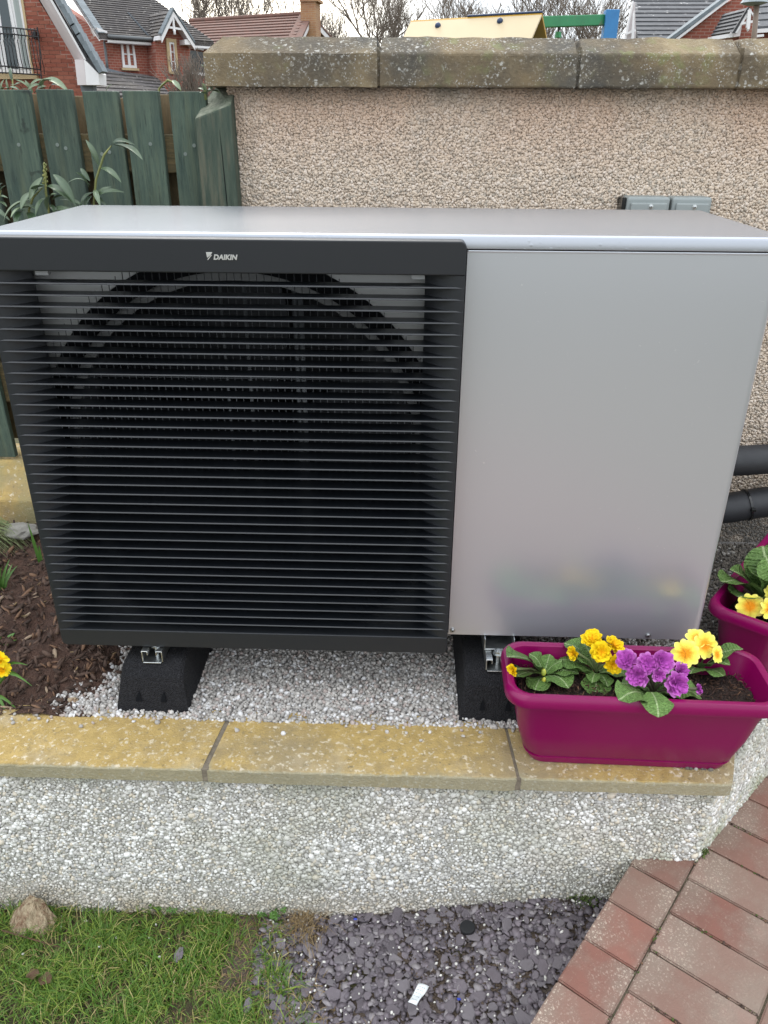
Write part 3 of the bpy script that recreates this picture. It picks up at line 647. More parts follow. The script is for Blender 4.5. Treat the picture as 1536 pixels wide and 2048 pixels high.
for i in range(NS):
    z = BI + pit*(i+1)
    if s0 is None:
        s0 = sl_mb.build('slat', mt['slat'], None); me_s = s0.data; s0.location.z = z; adopt(s0, gr)
    else: inst(me_s, 'slat', Matrix.Translation((0, 0, z)), gr)
# badge: raised chrome mark and letters on the top bar
bp = at(412, 505, -GP); bq_ = at(477, 521, -GP); z1, z0 = bp.z, bq_.z; xb = bp.x
ltop = z1 + .001; mk = MB(); yb_ = -GP-.0008
P_ = lambda x, z: Vector((xb + x, yb_, z0 + z))
H_ = z1-z0+.0005
mk.prism([P_(0, H_), P_(.0100, H_), P_(.0072, H_-.0042), P_(.0012, H_-.0085)], (0, .0012, 0))
mk.prism([P_(.0018, -.0004), P_(.0092, H_-.0042), P_(.0070, H_-.0046), P_(.0014, H_-.0105)], (0, .0012, 0))
bdg = mk.build('badge', mt['badge'], gr, bevel=.0002, seg=1)
tcv = bpy.data.curves.new('lettering', 'FONT'); tcv.body = 'DAIKIN'; tcv.size = .0105; tcv.extrude = .0006; tcv.bevel_depth = .00012; tcv.offset = .00028; tcv.shear = .22; tcv.space_character = 1.02
tcv.materials.append(mt['badge']); to = bpy.data.objects.new('lettering', tcv); COL.objects.link(to)
to.matrix_basis = Matrix.Translation((xb + .0108, -GP-.0006, z0 + .0012)) @ Matrix.Rotation(R(90), 4, 'X') @ Matrix.Scale(1.04, 4, (1, 0, 0)); 
_dg = bpy.context.evaluated_depsgraph_get(); _me = bpy.data.meshes.new_from_object(to.evaluated_get(_dg)); _mx = to.matrix_basis.copy(); bpy.data.objects.remove(to)
_me.materials.clear(); _me.materials.append(mt['badge']); inst(_me, 'lettering', _mx, bdg)
# behind the grille: pale bulkhead with round opening, dark bellmouth ring, inner lip, guard wires, fan, coil
fcx, fcz, fr = .384, .359, .362
def plate_hole(x0, x1, z0, z1, y, t, rad):
    mb = MB(); n = 96; inn, outn = [], []
    for i in range(n):
        a = 2*math.pi*i/n; c, s_ = math.cos(a), math.sin(a)
        k = min((x1-fcx)/c if c > 1e-9 else ((x0-fcx)/c if c < -1e-9 else 9), (z1-fcz)/s_ if s_ > 1e-9 else ((z0-fcz)/s_ if s_ < -1e-9 else 9))
        k = max(k, rad+.0005)
        inn.append(Vector((fcx+rad*c, y, fcz+rad*s_))); outn.append(Vector((fcx+k*c, y, fcz+k*s_)))
    for q in range(n):
        a, b = q, (q+1) % n
        mb.add([inn[a], inn[b], outn[b], outn[a]], [(0, 1, 2, 3)])
    return mb
def ring(r0, r1, y0, y1, m, name):
    mb = MB(); n = 96; rows = []
    for (rr, yy) in ((r1, y0), (r0, y0), (r0, y1), (r1, y1), (r1, y0)):
        rows.append([Vector((fcx+rr*math.cos(2*math.pi*i/n), yy, fcz+rr*math.sin(2*math.pi*i/n))) for i in range(n+1)])
    return mb.grid(rows).build(name, m, hp, smooth=False)
plate_hole(.004, GX-.021, .004, .731, .046, .001, .364).build('bulkhead', mt['bulk'], hp)
ring(.334, .366, .040, .075, mt['dark'], 'bellmouth_ring'); ring(.316, .333, .060, .07, mt['lip'], 'inner_lip')
mb = MB()
for i in range(-30, 31):
    x = fcx + i*.01225; h = math.sqrt(max(.002, .378**2-(x-fcx)**2)); z0_, z1_ = max(fcz-h, .006), min(fcz+h, .728)
    if .064 < x < GX-.064: mb.tube([(x, .0045, z0_), (x, .0045, z1_)], .00075, 5)
for zz in (.16, .34, .52): mb.tube([(.05, .0062, zz), (GX-.05, .0062, zz)], .0009, 5)
mb.build('guard_wires', mt['wire'], hp, smooth=True)['kind'] = 'stuff'
for x in (.352, .395, .482, .492): MB().tube([(x, .085, .09), (x, .085, .70)], .0035 if x < .45 else .005, 8).build('coil_tube', mt['rod'], hp, smooth=True)
MB().box(.01, GX-.025, .34, .40, .01, .73).build('coil', mt['coil'], hp)
MB().box(.002, GX-.021, .048, .41, .729, .7335).build('roof_liner', mt['dark'], hp)
fan = bpy.data.objects.new('fan', None); COL.objects.link(fan); fan.location = (fcx, .17, fcz); adopt(fan, hp)
MB().tube([(fcx, .13, fcz), (fcx, .14, fcz), (fcx, .22, fcz)], [.05, .07, .075], 24).build('hub', mt['dark'], fan)
bl = MB(); rows = []
for i in range(8):
    rr = .07 + .235*i/7
    rows.append([Vector((rr*math.cos(a), .03*(a/.5-.6), rr*math.sin(a))) for a in [-.05+.15*j + .25*(i/7)**2 for j in range(7)]])
bl.grid(rows); bo = None
for k in range(4):
    mx = Matrix.Translation((fcx, .17, fcz)) @ Matrix.Rotation(k*math.pi/2+.4, 4, 'Y')
    if bo is None:
        bo = bl.build('blade', mt['coil']); bo.matrix_basis = mx; adopt(bo, fan); so_ = bo.modifiers.new('t', 'SOLIDIFY'); so_.thickness = .004
    else:
        o = inst(bo.data, 'blade', mx, fan); so_ = o.modifiers.new('t', 'SOLIDIFY'); so_.thickness = .004
# fixings
def screw(x, z, y, r_, par, name='screw', nrm=(0, -1, 0)):
    d = Vector(nrm); p = Vector((x, y, z))
    mb = MB(); mb.tube([p + d*0, p + d*.0008, p + d*.0009, p + d*r_*.75, p + d*(r_*.9)], [r_*1.35, r_*1.35, r_, r_*.85, r_*.4], 14)
    o = mb.build(name, mt['zinc'], par, smooth=False)
    mb = MB()
    a = d.orthogonal().normalized(); b = d.cross(a)
    for u_, w_ in ((a, b), (b, a)):
        c = p + d*(r_*.9); mb.prism([c + u_*r_*.45 + w_*r_*.1, c - u_*r_*.45 + w_*r_*.1, c - u_*r_*.45 - w_*r_*.1, c + u_*r_*.45 - w_*r_*.1], d*.0006)
    mb.build('slot', mt['dark'], o); return o
for px, py in ((905, 1260), (1296, 1271)): p = at(px, py, 0); screw(p.x, p.z, 0, .0042, hp)
for x in (.07, GX-.085):      # grille clips seen behind the first slat
    MB().box(x, x+.022, .001, .010, .690, .701).build('clip', mt['bulk'], hp, bevel=.001)
# feet of the unit: zinc brackets under the casing
for xc in (.185, .875):
    mb = MB(); x0, x1 = xc-.03, xc+.03
    for y0, y1 in ((-.012, .40),):
        mb.box(x0, x1, y0, y1, -.0275, -.025); mb.box(x0, x0+.002, y0, y1, -.025, -.0016); mb.box(x1-.002, x1, y0, y1, -.025, -.0016)
    mb.build('mounting_foot', mt['zinc'], hp, bevel=.0008)

# ------------------------------------------------------------------ rubber support blocks with zinc channels
def support(xc, label, k):
    t = thing('rubber_support', label, 'support block', (xc, .2, GZ), 'rubber support blocks under the heat pump')
    w = .072; mb = MB(); rows = []
    st = [(-.083, 0), (-.080, .02), (-.062, .075), (-.042, .094), (-.034, .097), (.45, .097), (.46, .09), (.50, 0)]
    half = [.0, .0]
    for i, (y, z) in enumerate(st):
        top = z; a = w-.004*(top/.097); b_ = w
        rows.append([Vector((xc-b_, y, GZ-.02)), Vector((xc-b_+.001, y, GZ+max(0, top*.15))), Vector((xc-a+.006*(top > .05), y, GZ+max(top-.006, top*.6))), Vector((xc-a+.012, y, GZ+top)), Vector((xc+a-.012, y, GZ+top)), Vector((xc+a-.006*(top > .05), y, GZ+max(top-.006, top*.6))), Vector((xc+b_-.001, y, GZ+max(0, top*.15))), Vector((xc+b_, y, GZ-.02))])
    mb.grid(rows); mb.f.append(tuple(range(8))); mb.f.append(tuple(range(56, 64))[::-1]); mb.f += [(i*8+7, i*8, (i+1)*8, (i+1)*8+7) for i in range(7)]
    o = mb.build('block', mt['rubber'], t, bevel=.003, seg=2)
    for dx in (-.026, .024):           # moulded slots in the sloping end
        c = MB(); p = Vector((xc+dx, -.0800, GZ+.028)); up = Vector((0, .022, .055)).normalized(); n_ = Vector((0, -.93, .37))
        c.prism([p + Vector((-.0055, 0, 0)) + n_*.0004, p + Vector((.0055, 0, 0)) + n_*.0004, p + Vector((.0045, 0, 0)) + up*.008 + n_*.0004, p + Vector((.001, 0, 0)) + up*.022 + n_*.0004, p + Vector((-.0045, 0, 0)) + up*.008 + n_*.0004], n_*-.006)
        c.build('slot', mt['dark'], o)
    ch = MB(); x0, x1, y0, y1, zb_ = xc-.021, xc+.021, -.043, .44, GZ+.0975   # open channel
    zt_ = GZ+.1215; ch.box(x0+.003, x1-.003, y0-.004, y1, zb_, zb_+.002)
    for a, b_ in ((x0, x0+.0022), (x1-.0022, x1)): ch.box(a, b_, y0, y1, zb_+.0005, zt_)
    ch.box(x0, x0+.013, y0, y1, zt_, zt_+.002); ch.box(x1-.013, x1, y0, y1, zt_, zt_+.002)
    ch.box(x0+.0108, x0+.013, y0, y1, zt_-.008, zt_); ch.box(x1-.013, x1-.0108, y0, y1, zt_-.008, zt_)
    cho = ch.build('channel', mt['zinc'], t, bevel=.0006, seg=1)
    bt = MB(); bt.tube([(xc+.004, -.022, zb_+.002), (xc+.004, -.022, zt_+.012)], .0042, 12); bt.tube([(xc+.004, -.022, zt_+.002), (xc+.004, -.022, zt_+.0035)], .0105, 18)
    bt.tube([(xc+.004, -.022, zt_+.0036), (xc+.004, -.022, zt_+.0095)], .0082, 6); bt.build('bolt', mt['zinc'], cho)
    return t
support(.182, 'black rubber support block with two slots in its sloping end under the louvred grille', 0)
support(.868, 'black rubber support block behind the left end of the magenta planter', 1)

# ------------------------------------------------------------------ lagged pipes to the right, isolators on the wall
def pipe(name, pts, rad, label, ties):
    t = thing(name, label, 'pipe', pts[0])
    mb = MB(); mb.tube(pts, rad, 24); mb.build('lagging', mt['foam'], t, smooth=True)
    for c, d in ties:
        d = Vector(d).normalized(); c = Vector(c); q = d.orthogonal().normalized(); w_ = d.cross(q)
        mb = MB(); ring_ = [c + (q*math.cos(a)+w_*math.sin(a))*(rad+.0012) for a in [2*math.pi*i/28 for i in range(29)]]
        mb.grid([[p - d*.0028 for p in ring_], [p + (p-c).normalized()*.0016 - d*.0026 for p in ring_], [p + (p-c).normalized()*.0016 + d*.0026 for p in ring_], [p + d*.0028 for p in ring_]])
        mb.build('cable_tie', mt['tie'], t); MB().box(-.006, .006, -.004, .004, -.004, .004, Matrix.Translation(c + Vector((0, -rad-.003, .006)))).build('tie_lock', mt['tie'], t, bevel=.001)
    return t
pipe('lagged_pipe', [(1.10, .50, .165), (1.25, .50, .165), (1.45, .505, .174), (1.56, .51, .181), (1.75, .52, .188), (2.2, .54, .19)], .037, 'thick black lagged pipe leaving the heat pump, upper of the two', [])
pipe('lagged_pipe', [(1.10, .50, .045), (1.30, .50, .040), (1.42, .50, .042), (1.50, .50, .052), (1.56, .50, .066), (1.66, .51, .076), (1.80, .52, .08), (2.2, .54, .085)], .038, 'black lagged pipe bound with a cable tie, lower of the two', [((1.538, .50, .061), (1, 0, .22))])
def isolator(x0, x1, label):
    zt = .766; t = thing('isolator_switch', label, 'switch', ((x0+x1)/2, BY, zt-.06), 'grey isolator boxes on the roughcast wall')
    MB().box(x0, x1, BY-.052, BY+.0, zt-.125, zt).build('housing', mt['switch'], t, bevel=.006, seg=3)
    MB().box(x0+.008, x1-.008, BY-.060, BY-.0522, zt-.117, zt-.012).build('cover', mt['switch'], t, bevel=.003)
    xm = (x0+x1)/2; screw(xm+.004, zt-.020, BY-.060, .0042, t)
    MB().tube([(xm, BY-.060, zt-.07), (xm, BY-.078, zt-.07)], [.022, .019], 20).build('knob', mt['tie'], t)
isolator(1.178, 1.276, 'grey isolator switch box on the roughcast wall, nearer the wall end')
isolator(1.281, 1.371, 'grey isolator switch box on the roughcast wall, nearer the lagged pipes')
MB_ = MB(); MB_.box(1.168, 1.1765, BY-.045, BY, .66, .764); tag(MB_.build('cable_trunking', mt['tie'], None, bevel=.001), 'narrow black trunking edge beside the grey isolator box', 'trunking')

# ================================================================== PLANTERS
def rr_loop(L, W_, r_, z, n=6):
    return [Vector((x, y, z)) for x, y in rrect_profile(-L/2, L/2, -W_/2, W_/2, min(r_, W_/2-.002), n)]
def planter(label, M4, L, W_, H):
    t = thing('planter_box', label, 'planter'); t.matrix_basis = M4
    prof = [(-.068, -.050, 0.0, .028), (-.054, -.042, 0.002, .03), (-.046, -.0385, .0165, .03), (-.0495, -.0405, .0175, .03), (-.045, -.037, .0235, .031), (-.030, -.028, .075, .032), (-.016, -.016, H-.030, .034), (-.014, -.014, H-.026, .034), (.0, .0, H-.025, .040), (.002, .002, H-.020, .041), (.001, .001, H-.008, .040), (-.003, -.003, H-.001, .038), (-.010, -.010, H, .034), (-.015, -.015, H-.0025, .031), (-.017, -.017, H-.012, .030), (-.032, -.032, H-.06, .027)]
    rows = [rr_loop(L+2*a, W_+2*b, r_, z) for a, b, z, r_ in prof]
    for q in rows: q.append(q[0])
    mb = MB(); mb.grid(rows); nn = len(rows[0])-1
    o0 = len(mb.v); mb.v += [tuple(p) for p in rows[0][:-1]]; mb.f.append(tuple(range(o0, o0+nn)))
    o = mb.build('tub', mt['planter'], None, smooth=True); m_ = o.modifiers.new('n', 'EDGE_SPLIT'); m_.split_angle = R(50)
    o.parent = t
    zs = H-.042; sr = MB(); rr = []
    for i in range(13):
        rr.append([Vector(((-.5+j/28)*(L-.056), (-.5+i/12)*(W_-.056), zs + .008*fbm(j*.3, i*.3, 1.3, L))) for j in range(29)])
    so_ = sr.grid(rr).build('compost', mt['compost'], None, smooth=True, fixn=False); so_.parent = t
    n = 1500; P = np.stack([rng.uniform(-.5, .5, n)*(L-.06), rng.uniform(-.5, .5, n)*(W_-.06), zs + .004 + rng.uniform(-.004, .006, n)], 1)
    v, f = stones(P, rng.uniform(.0015, .006, n), (1.2, .22, .16), .15); fo = np_mesh('fibre', v, f, mt['fibre'], None, kind='stuff'); fo.parent = t
    return t
pH = .185; pc1 = Vector((1.104, -.152, -.1495))
M1 = Matrix.Translation(pc1) @ Matrix.Rotation(R(-1.2), 4, 'Z')
planter('magenta trough on the yellow coping holding yellow and purple primroses', M1, .475, .168, pH)
d2 = Vector((.62, .785, 0)).normalized(); n2 = Vector((d2.y, -d2.x, 0))
pc2 = Vector((1.302, .082, 0)) + d2*.235 + n2*.085; pc2.z = -.1495
M2 = Matrix.Translation(pc2) @ Matrix(((d2.x, -n2.x, 0, 0), (d2.y, -n2.y, 0, 0), (0, 0, 1, 0), (0, 0, 0, 1)))
planter('magenta trough turned at an angle on the gravel below the lagged pipes', M2, .475, .168, pH)

# ------------------------------------------------------------------ primroses
def leaf_mesh(name, m, width, arch, cup, ruff, seed, nl=12, nw=6, shape='obovate', droop=.0):
    rows = []
    for i in range(nl+1):
        t = i/nl
        if shape == 'obovate': w = width*(.16 + .84*math.sin(math.pi*min(1, .08+.92*t)**1.55)**.8) if t < 1 else 0
        else: w = width*(math.sin(math.pi*(.04+.96*t))**.75) if t < 1 else 0
        if i == nl: w = width*.06
        row = []
        for j in range(nw+1):
            s = -1 + 2*j/nw
            z = arch*math.sin(math.pi*t*.9) - droop*t*t + cup*w*abs(s)**1.6 + ruff*math.sin(9*t+seed)*abs(s)**2*w + ruff*.35*noise.noise(Vector((t*7, s*3, seed)))*width
            row.append(Vector((t, s*w, z)))
        rows.append(row)
    me_o = MB().grid(rows).build(name, m, None, smooth=True, fixn=False); me = me_o.data; bpy.data.objects.remove(me_o); me.name = name
    return me
def slab_solid(o, t=.02):
    return o
PL = [leaf_mesh('leaf', mt['leaf'], w, a, c, r_, k) for k, (w, a, c, r_) in enumerate(((.27, .16, .22, .22), (.30, .22, .10, .28), (.25, .10, .30, .2), (.33, .14, -.12, .25)))]
def aim(base, tip, up=Vector((0, 0, 1)), wid=1.0, roll=0):
    x = tip-base; L_ = x.length; x = x/L_; y = up.cross(x)
    if y.length < 1e-3: y = Vector((1, 0, 0)).cross(x)
    y.normalize(); z = x.cross(y)
    m = Matrix(((x.x, y.x, z.x, 0), (x.y, y.y, z.y, 0), (x.z, y.z, z.z, 0), (0, 0, 0, 1)))
    return Matrix.Translation(base) @ m @ Matrix.Rotation(roll, 4, 'X') @ Matrix.Diagonal((L_, L_*wid, L_, 1))
def petal_rows(n_r, n_a, a0, a1, r1, notch, cup, ruffle, seed, z0=0, tilt=0):
    rows = []
    for i in range(n_r+1):
        t = i/n_r; row = []
        for j in range(n_a+1):
            s = -1+2*j/n_a; a = (a0+a1)/2 + s*(a1-a0)/2*(.88+.12*t)
            rim = 1 - notch*math.exp(-(s/.28)**2) - .28*abs(s)**3.2
            rr = r1*t*(1-t + t*rim)
            z = z0 + cup*t*t*r1 + tilt*t*r1 + ruffle*t*math.sin(s*5+seed)*r1 - .10*t*abs(s)*r1
            row.append(Vector((rr*math.cos(a), rr*math.sin(a), z)))
        rows.append(row)
    return rows
def flower_mesh(name, kind, m, seed):
    mb = MB(); rd = random.Random(seed)
    if kind == 'single':
        for k in range(5):
            a = 2*math.pi*k/5 + rd.uniform(-.08, .08)
            mb.grid(petal_rows(6, 8, a-.72, a+.72, 1+rd.uniform(-.08, .06), .24, .10+rd.uniform(-.1, .1), .05, rd.uniform(0, 6), z0=.012*k))
    else:
        for lay_, (n_, r1, tilt, cup) in enumerate(((6, 1.0, .05, .10), (6, .82, .30, .14), (5, .60, .55, .2), (4, .36, .85, .25))):
            for k in range(n_):
                a = 2*math.pi*(k+.4*lay_)/n_ + rd.uniform(-.25, .25)
                mb.grid(petal_rows(5, 8, a-.70, a+.70, r1*(1+rd.uniform(-.12, .1)), .16, cup, .13 if kind == 'double' else .2, rd.uniform(0, 6), z0=.03*lay_, tilt=tilt+rd.uniform(-.12, .12)))
    o = mb.build(name, m, None, smooth=True, fixn=False); me = o.data; bpy.data.objects.remove(o); return me
FM = {('yellow', k): flower_mesh('flower', 'double', mt['yellow'], k+3) for k in range(3)}
FM.update({('pale', k): flower_mesh('flower', 'single', mt['pale'], k+11) for k in range(3)})
FM.update({('purple', k): flower_mesh('flower', 'ruffled', mt['purple'], k+21) for k in range(3)})
def face(p, nrm, rad, spin):
    q = Vector(nrm).normalized().to_track_quat('Z', 'Y').to_matrix().to_4x4()
    return Matrix.Translation(p) @ q @ Matrix.Rotation(spin, 4, 'Z') @ Matrix.Scale(rad, 4)
def primrose(label, base, leaves, flowers, buds=(), stemmat='stem', over=()):
    t = thing('primrose_plant', label, 'flower', base, 'primroses in the magenta troughs'); base = Vector(base); k = 0
    for (tip, wid, roll) in leaves:
        tip = Vector(tip); b = base + (tip-base)*.10 + Vector((0, 0, .004))
        inst(PL[k % 4], 'leaf', aim(b, tip, wid=wid*1.55, roll=roll), t); k += 1
    for (b, tip, wid) in over: inst(PL[1], 'leaf', aim(Vector(b), Vector(tip), wid=wid), t)
    for (c, kind, rad, nrm) in flowers:
        c = Vector(c); n_ = Vector(nrm).normalized()
        inst(FM[(kind, k % 3)], 'flower', face(c, n_, rad, k*1.3), t); k += 1
        mid = (base*.45 + c*.55) - n_*rad*.7 + Vector((0, 0, .006))
        MB().tube([base + Vector((0, 0, .004)), mid, c - n_*rad*.55, c - n_*rad*.02], [.0016, .0017, .003, .0035], 6).build('stem', mt[stemmat], t, smooth=True)
    for (c, rad) in buds:
        c = Vector(c); MB().tube([c - Vector((0, 0, rad)), c - Vector((0, 0, rad*.4)), c + Vector((0, 0, rad*.5)), c + Vector((0, 0, rad))], [rad*.45, rad*.75, rad*.6, rad*.2], 8).build('bud', mt['bud'], t, smooth=True)
        MB().tube([base, c - Vector((0, 0, rad*.9))], .0014, 6).build('stem', mt[stemmat], t)
    return t
zs1 = -.1495 + pH - .038
def tips(lst, Y): return [(at(px, py, Y+dy), w, ro) for px, py, dy, w, ro in lst]
b = atz(1088, 1352, zs1); Y = b.y
primrose('yellow-budded primrose of plain green leaves at the left end of the near trough', b,
    tips([(1012, 1318, -.03, 1.0, .2), (1056, 1309, .02, 1.05, .1), (1100, 1309, .03, 1.0, 0), (1124, 1323, .01, 1.0, -.1), (1158, 1350, -.012, 1.1, -.2), (1137, 1380, -.05, 1.1, -.1), (1030, 1356, -.045, 1.0, .3), (1070, 1382, -.05, .9, .1), (1140, 1330, .03, .9, -.3)], Y),
    [(at(1026, 1340, Y-.04), 'yellow', .013, (-.7, -.6, .1))], [(at(1087, 1344, Y-.02), .007), (at(1088, 1361, Y-.028), .007)])
b = atz(1192, 1348, zs1); Y = b.y
primrose('rich yellow double primrose between the plain leaves and the purple primrose', b,
    tips([(1190, 1396, -.055, 1.25, 0), (1125, 1290, .035, 1.1, .2), (1163, 1281, .035, 1.1, 0), (1117, 1322, .01, 1.0, .2), (1258, 1356, -.015, 1.1, -.2), (1184, 1368, -.04, .8, .1), (1240, 1330, .03, 1, -.2), (1150, 1335, .0, 1.0, .2), (1215, 1375, -.045, 1, -.2)], Y),
    [(at(1184, 1279, Y+.01), 'yellow', .0215, (-.1, -.45, 1)), (at(1227, 1291, Y+.005), 'yellow', .0215, (.35, -.35, 1)), (at(1203, 1304, Y-.02), 'yellow', .021, (-.15, -1, .7)), (at(1226, 1329, Y-.03), 'yellow', .0195, (.2, -1, .5)), (at(1147, 1307, Y-.01), 'yellow', .015, (-.9, -.5, .2))])
b = atz(1306, 1388, zs1); Y = b.y
primrose('purple double primrose whose broad leaf hangs over the planter rim', b,
    tips([(1235, 1402, -.03, 1.15, .1), (1402, 1402, -.02, 1.0, -.2), (1243, 1368, .0, 1.1, .2), (1365, 1380, .01, .9, -.1), (1275, 1415, -.04, .9, .1), (1350, 1340, .03, 1.0, 0)], Y),
    [(at(1253, 1321, Y+.005), 'purple', .0215, (-.5, -.45, .7)), (at(1274, 1350, Y-.02), 'purple', .022, (-.6, -1, .3)), (at(1296, 1327, Y-.012), 'purple', .021, (-.3, -1, .8)), (at(1324, 1323, Y-.012), 'purple', .0225, (.2, -.9, .8)), (at(1318, 1350, Y-.035), 'purple', .0135, (.0, -1, .3)), (at(1360, 1343, Y-.01), 'purple', .0185, (.6, -.8, .4)), (at(1354, 1367, Y-.035), 'purple', .0245, (.2, -1, .45)), (at(1288, 1361, Y-.03), 'purple', .008, (-.2, -1, .3)), (at(1396, 1378, Y-.02), 'purple', .011, (.9, -.4, .3))], stemmat='purple_stem', over=[(at(1303, 1384, -.205), at(1316, 1437, -.256), 1.75), (at(1292, 1392, -.195), at(1236, 1405, -.232), 1.5)])
b = atz(1398, 1340, zs1); Y = b.y
primrose('pale yellow primrose with orange centres at the back of the near trough', b,
    tips([(1488, 1302, .0, .85, -.3), (1461, 1334, -.03, .95, -.2), (1341, 1294, .03, 1, .3), (1447, 1354, -.04, 1.0, -.2), (1380, 1350, -.04, 1.1, .2), (1350, 1318, .01, 1, .2), (1424, 1330, -.03, 1.0, 0)], Y),
    [(at(1371, 1307, Y-.025), 'pale', .0275, (-.25, -1, .65)), (at(1410, 1290, Y-.005), 'pale', .0275, (.15, -1, .7)), (at(1396, 1277, Y+.012), 'pale', .024, (-.1, -.3, 1)), (at(1434, 1309, Y-.02), 'pale', .018, (.6, -.7, .5))])
b = Vector((pc2.x, pc2.y, 0)) - d2*.105 + n2*.0; b.z = zs1; Y = b.y
primrose('pale yellow primrose with large crinkled leaves in the angled trough', b,
    tips([(1456, 1142, .03, 1.25, .2), (1440, 1170, -.01, 1.25, .3), (1474, 1196, -.05, 1.2, .2), (1528, 1112, .02, .85, 0), (1523, 1093, .08, 1.0, 0), (1500, 1150, -.01, 1.3, .1), (1545, 1235, -.07, 1.1, -.1), (1580, 1170, -.02, 1.1, -.3), (1590, 1120, .05, 1.1, -.2), (1505, 1232, -.06, 1.0, .1)], Y),
    [(at(1500, 1212, Y-.06), 'pale', .030, (-.25, -1, .35)), (at(1541, 1217, Y-.07), 'pale', .028, (.3, -1, .5)), (at(1527, 1213, Y-.05), 'pale', .011, (-.6, -.6, .3)), (at(1550, 1190, Y-.03), 'pale', .026, (.1, -.8, .8))])
b2 = Vector((pc2.x, pc2.y, zs1)) + d2*.12
primrose('leafy primrose at the far end of the angled trough', b2, [(b2 + Vector((.075*math.cos(a), .075*math.sin(a), .03)), 1.1, 0) for a in (0, .9, 1.8, 2.7, 3.6, 4.5, 5.4)], [(b2 + Vector((0, -.03, .07)), 'yellow', .022, (0, -.5, 1)), (b2 + Vector((.03, .01, .075)), 'yellow', .022, (.4, -.3, 1))])

# ================================================================== GROUND COVER
# gravel between the feet and beyond
def gravel_mask(x, y): return x > edge_x(y) - .02
P = poisson_grid(-.10, 1.30, -.100, .30, .0064)
P = np.array([p for p in P if gravel_mask(*p) and rng.random() < min(1, .35 + (p[0]-edge_x(p[1])+.02)*12)])
Pq = poisson_grid(1.20, 2.1, -.2, .68, .0085); Pq = np.array([p for p in Pq if p[1] > -.20 + (p[0]-CX)*1.03 or p[0] < CX])
P2 = P[rng.random(len(P)) < .45] + .003
A = np.concatenate([np.c_[P, np.full(len(P), GZ+.001)], np.c_[P2, np.full(len(P2), GZ+.0055)]])
A[:, 2] += rng.uniform(-.0015, .002, len(A))
n = 46; sx_ = np.stack([rng.uniform(-.1, 1.0, n), -.10-.03*rng.random(n)**2*1.6, np.full(n, -.1475)], 1); A = np.concatenate([A, sx_])
v, f = stones(A, .0043*(1+.55*rng.random(len(A))**2), (1, .8, .7), .22)
tag(np_mesh('gravel', v, f, mt['gravel'], smooth=False, kind='stuff'))
v, f = stones(np.c_[Pq, GZ+.002+rng.uniform(-.001, .004, len(Pq))], .0046*(1+.5*rng.random(len(Pq))), (1, .8, .7), .22)
tag(np_mesh('dark_grit', v, f, mt['grit'], smooth=False, kind='stuff'))
# bark mulch on the soil
n = 6500; x = .08 - rng.random(n)**1.2*1.1; y = rng.uniform(-.10, .62, n)
A = np.array([[a, b, bed_z(a, b) + .002 + .004*rng.random()] for a, b in zip(x, y) if a < edge_x(b) + .06*rng.random()**2])
L_ = .0022 + .012*rng.random(len(A))**2.6
v, f = stones(A, L_, (1.4, .45, .25), .2); tag(np_mesh('bark_mulch', v, f, mt['mulch'], smooth=False, kind='stuff'))
# stray pale straw and chips over the soil
n = 90; A = np.array([[a, b, bed_z(a, b)+.007] for a, b in zip(.14-rng.random(n)*.5, rng.uniform(-.10, .4, n))])
v, f = stones(A, .002+.006*rng.random(n)**2, (1.5, .3, .2), .1); tag(np_mesh('straw_bits', v, f, mt['dry_grass'], smooth=False, kind='stuff'))
for (px, py, s) in ((52, 1292, .016), (18, 1300, .010), (142, 1405, .011), (40, 1255, .008)):
    p = atz(px, py, GZ+.012)
rock('bark_chunk', atz(66, 1288, GZ+.02), .017, (1.4, .7, .5), mt['mulch'], 'reddish bark chunk on the soil beside the yellow flowers', 'bark', 2, 2)
rock('stone_chip', atz(146, 1400, GZ+.008), .009, (1.3, .8, .6), mt['wood_chunk'], 'mossy tan chip on the gravel by the left rubber block', 'stone', 2, 3)

# lawn
def lawn_mask(x, y):                      # 1 = full grass, 0 = none
    b = .455 + .045*fbm(0, y, 9, 1) + .30*min(max((-.30-y)/.20, 0), 1)*.62
    return min(max((b-x)/.09, 0), 1)
def blades(P, L, wid, lean, mat, name, zf, kind='stuff', seg=3):
    n = len(P); az = rng.uniform(0, 2*math.pi, n); ln = lean*rng.uniform(.3, 1.3, n); bend = rng.uniform(.2, 1.2, n)
    base = np.array([[p[0], p[1], zf(p[0], p[1])] for p in P]); V = []; d = np.stack([np.cos(az), np.sin(az), np.zeros(n)], 1); s = np.stack([-np.sin(az), np.cos(az), np.zeros(n)], 1)
    tw = rng.uniform(-.9, .9, n); s = s*np.cos(tw)[:, None] + d*np.sin(tw)[:, None]
    for i in range(seg+1):
        t = i/seg; a = ln*(t**1.3) + bend*t*t*ln; h = L*t*np.cos(np.minimum(a, 1.5)); r_ = L*t*np.sin(np.minimum(a, 1.5))
        c = base + d*r_[:, None]; c[:, 2] += h; w = (wid*(1-t**2)*.5 + wid*.06)[:, None]
        V += [c - s*w, c + s*w]
    V = np.stack(V, 1); F = []
    for i in range(seg): F.append([2*i, 2*i+1, 2*i+3, 2*i+2])
    F = np.array(F)[None] + (np.arange(n)*2*(seg+1))[:, None, None]
    return np_mesh(name, V.reshape(-1, 3), F.reshape(-1, 4), mat, smooth=True, kind=kind)
def cand(n, x0, x1, y0, y1): return np.stack([rng.uniform(x0, x1, n), rng.uniform(y0, y1, n)], 1)
P = cand(62000, -.42, .80, -.62, -.206)
P = np.array([p for p in P if rng.random() < lawn_mask(*p)*(.10+.90*min(max(.48+2.3*fbm(p[0], p[1], 12, 7), 0), 1))*(1 if p[1] < -.235 else .55)])
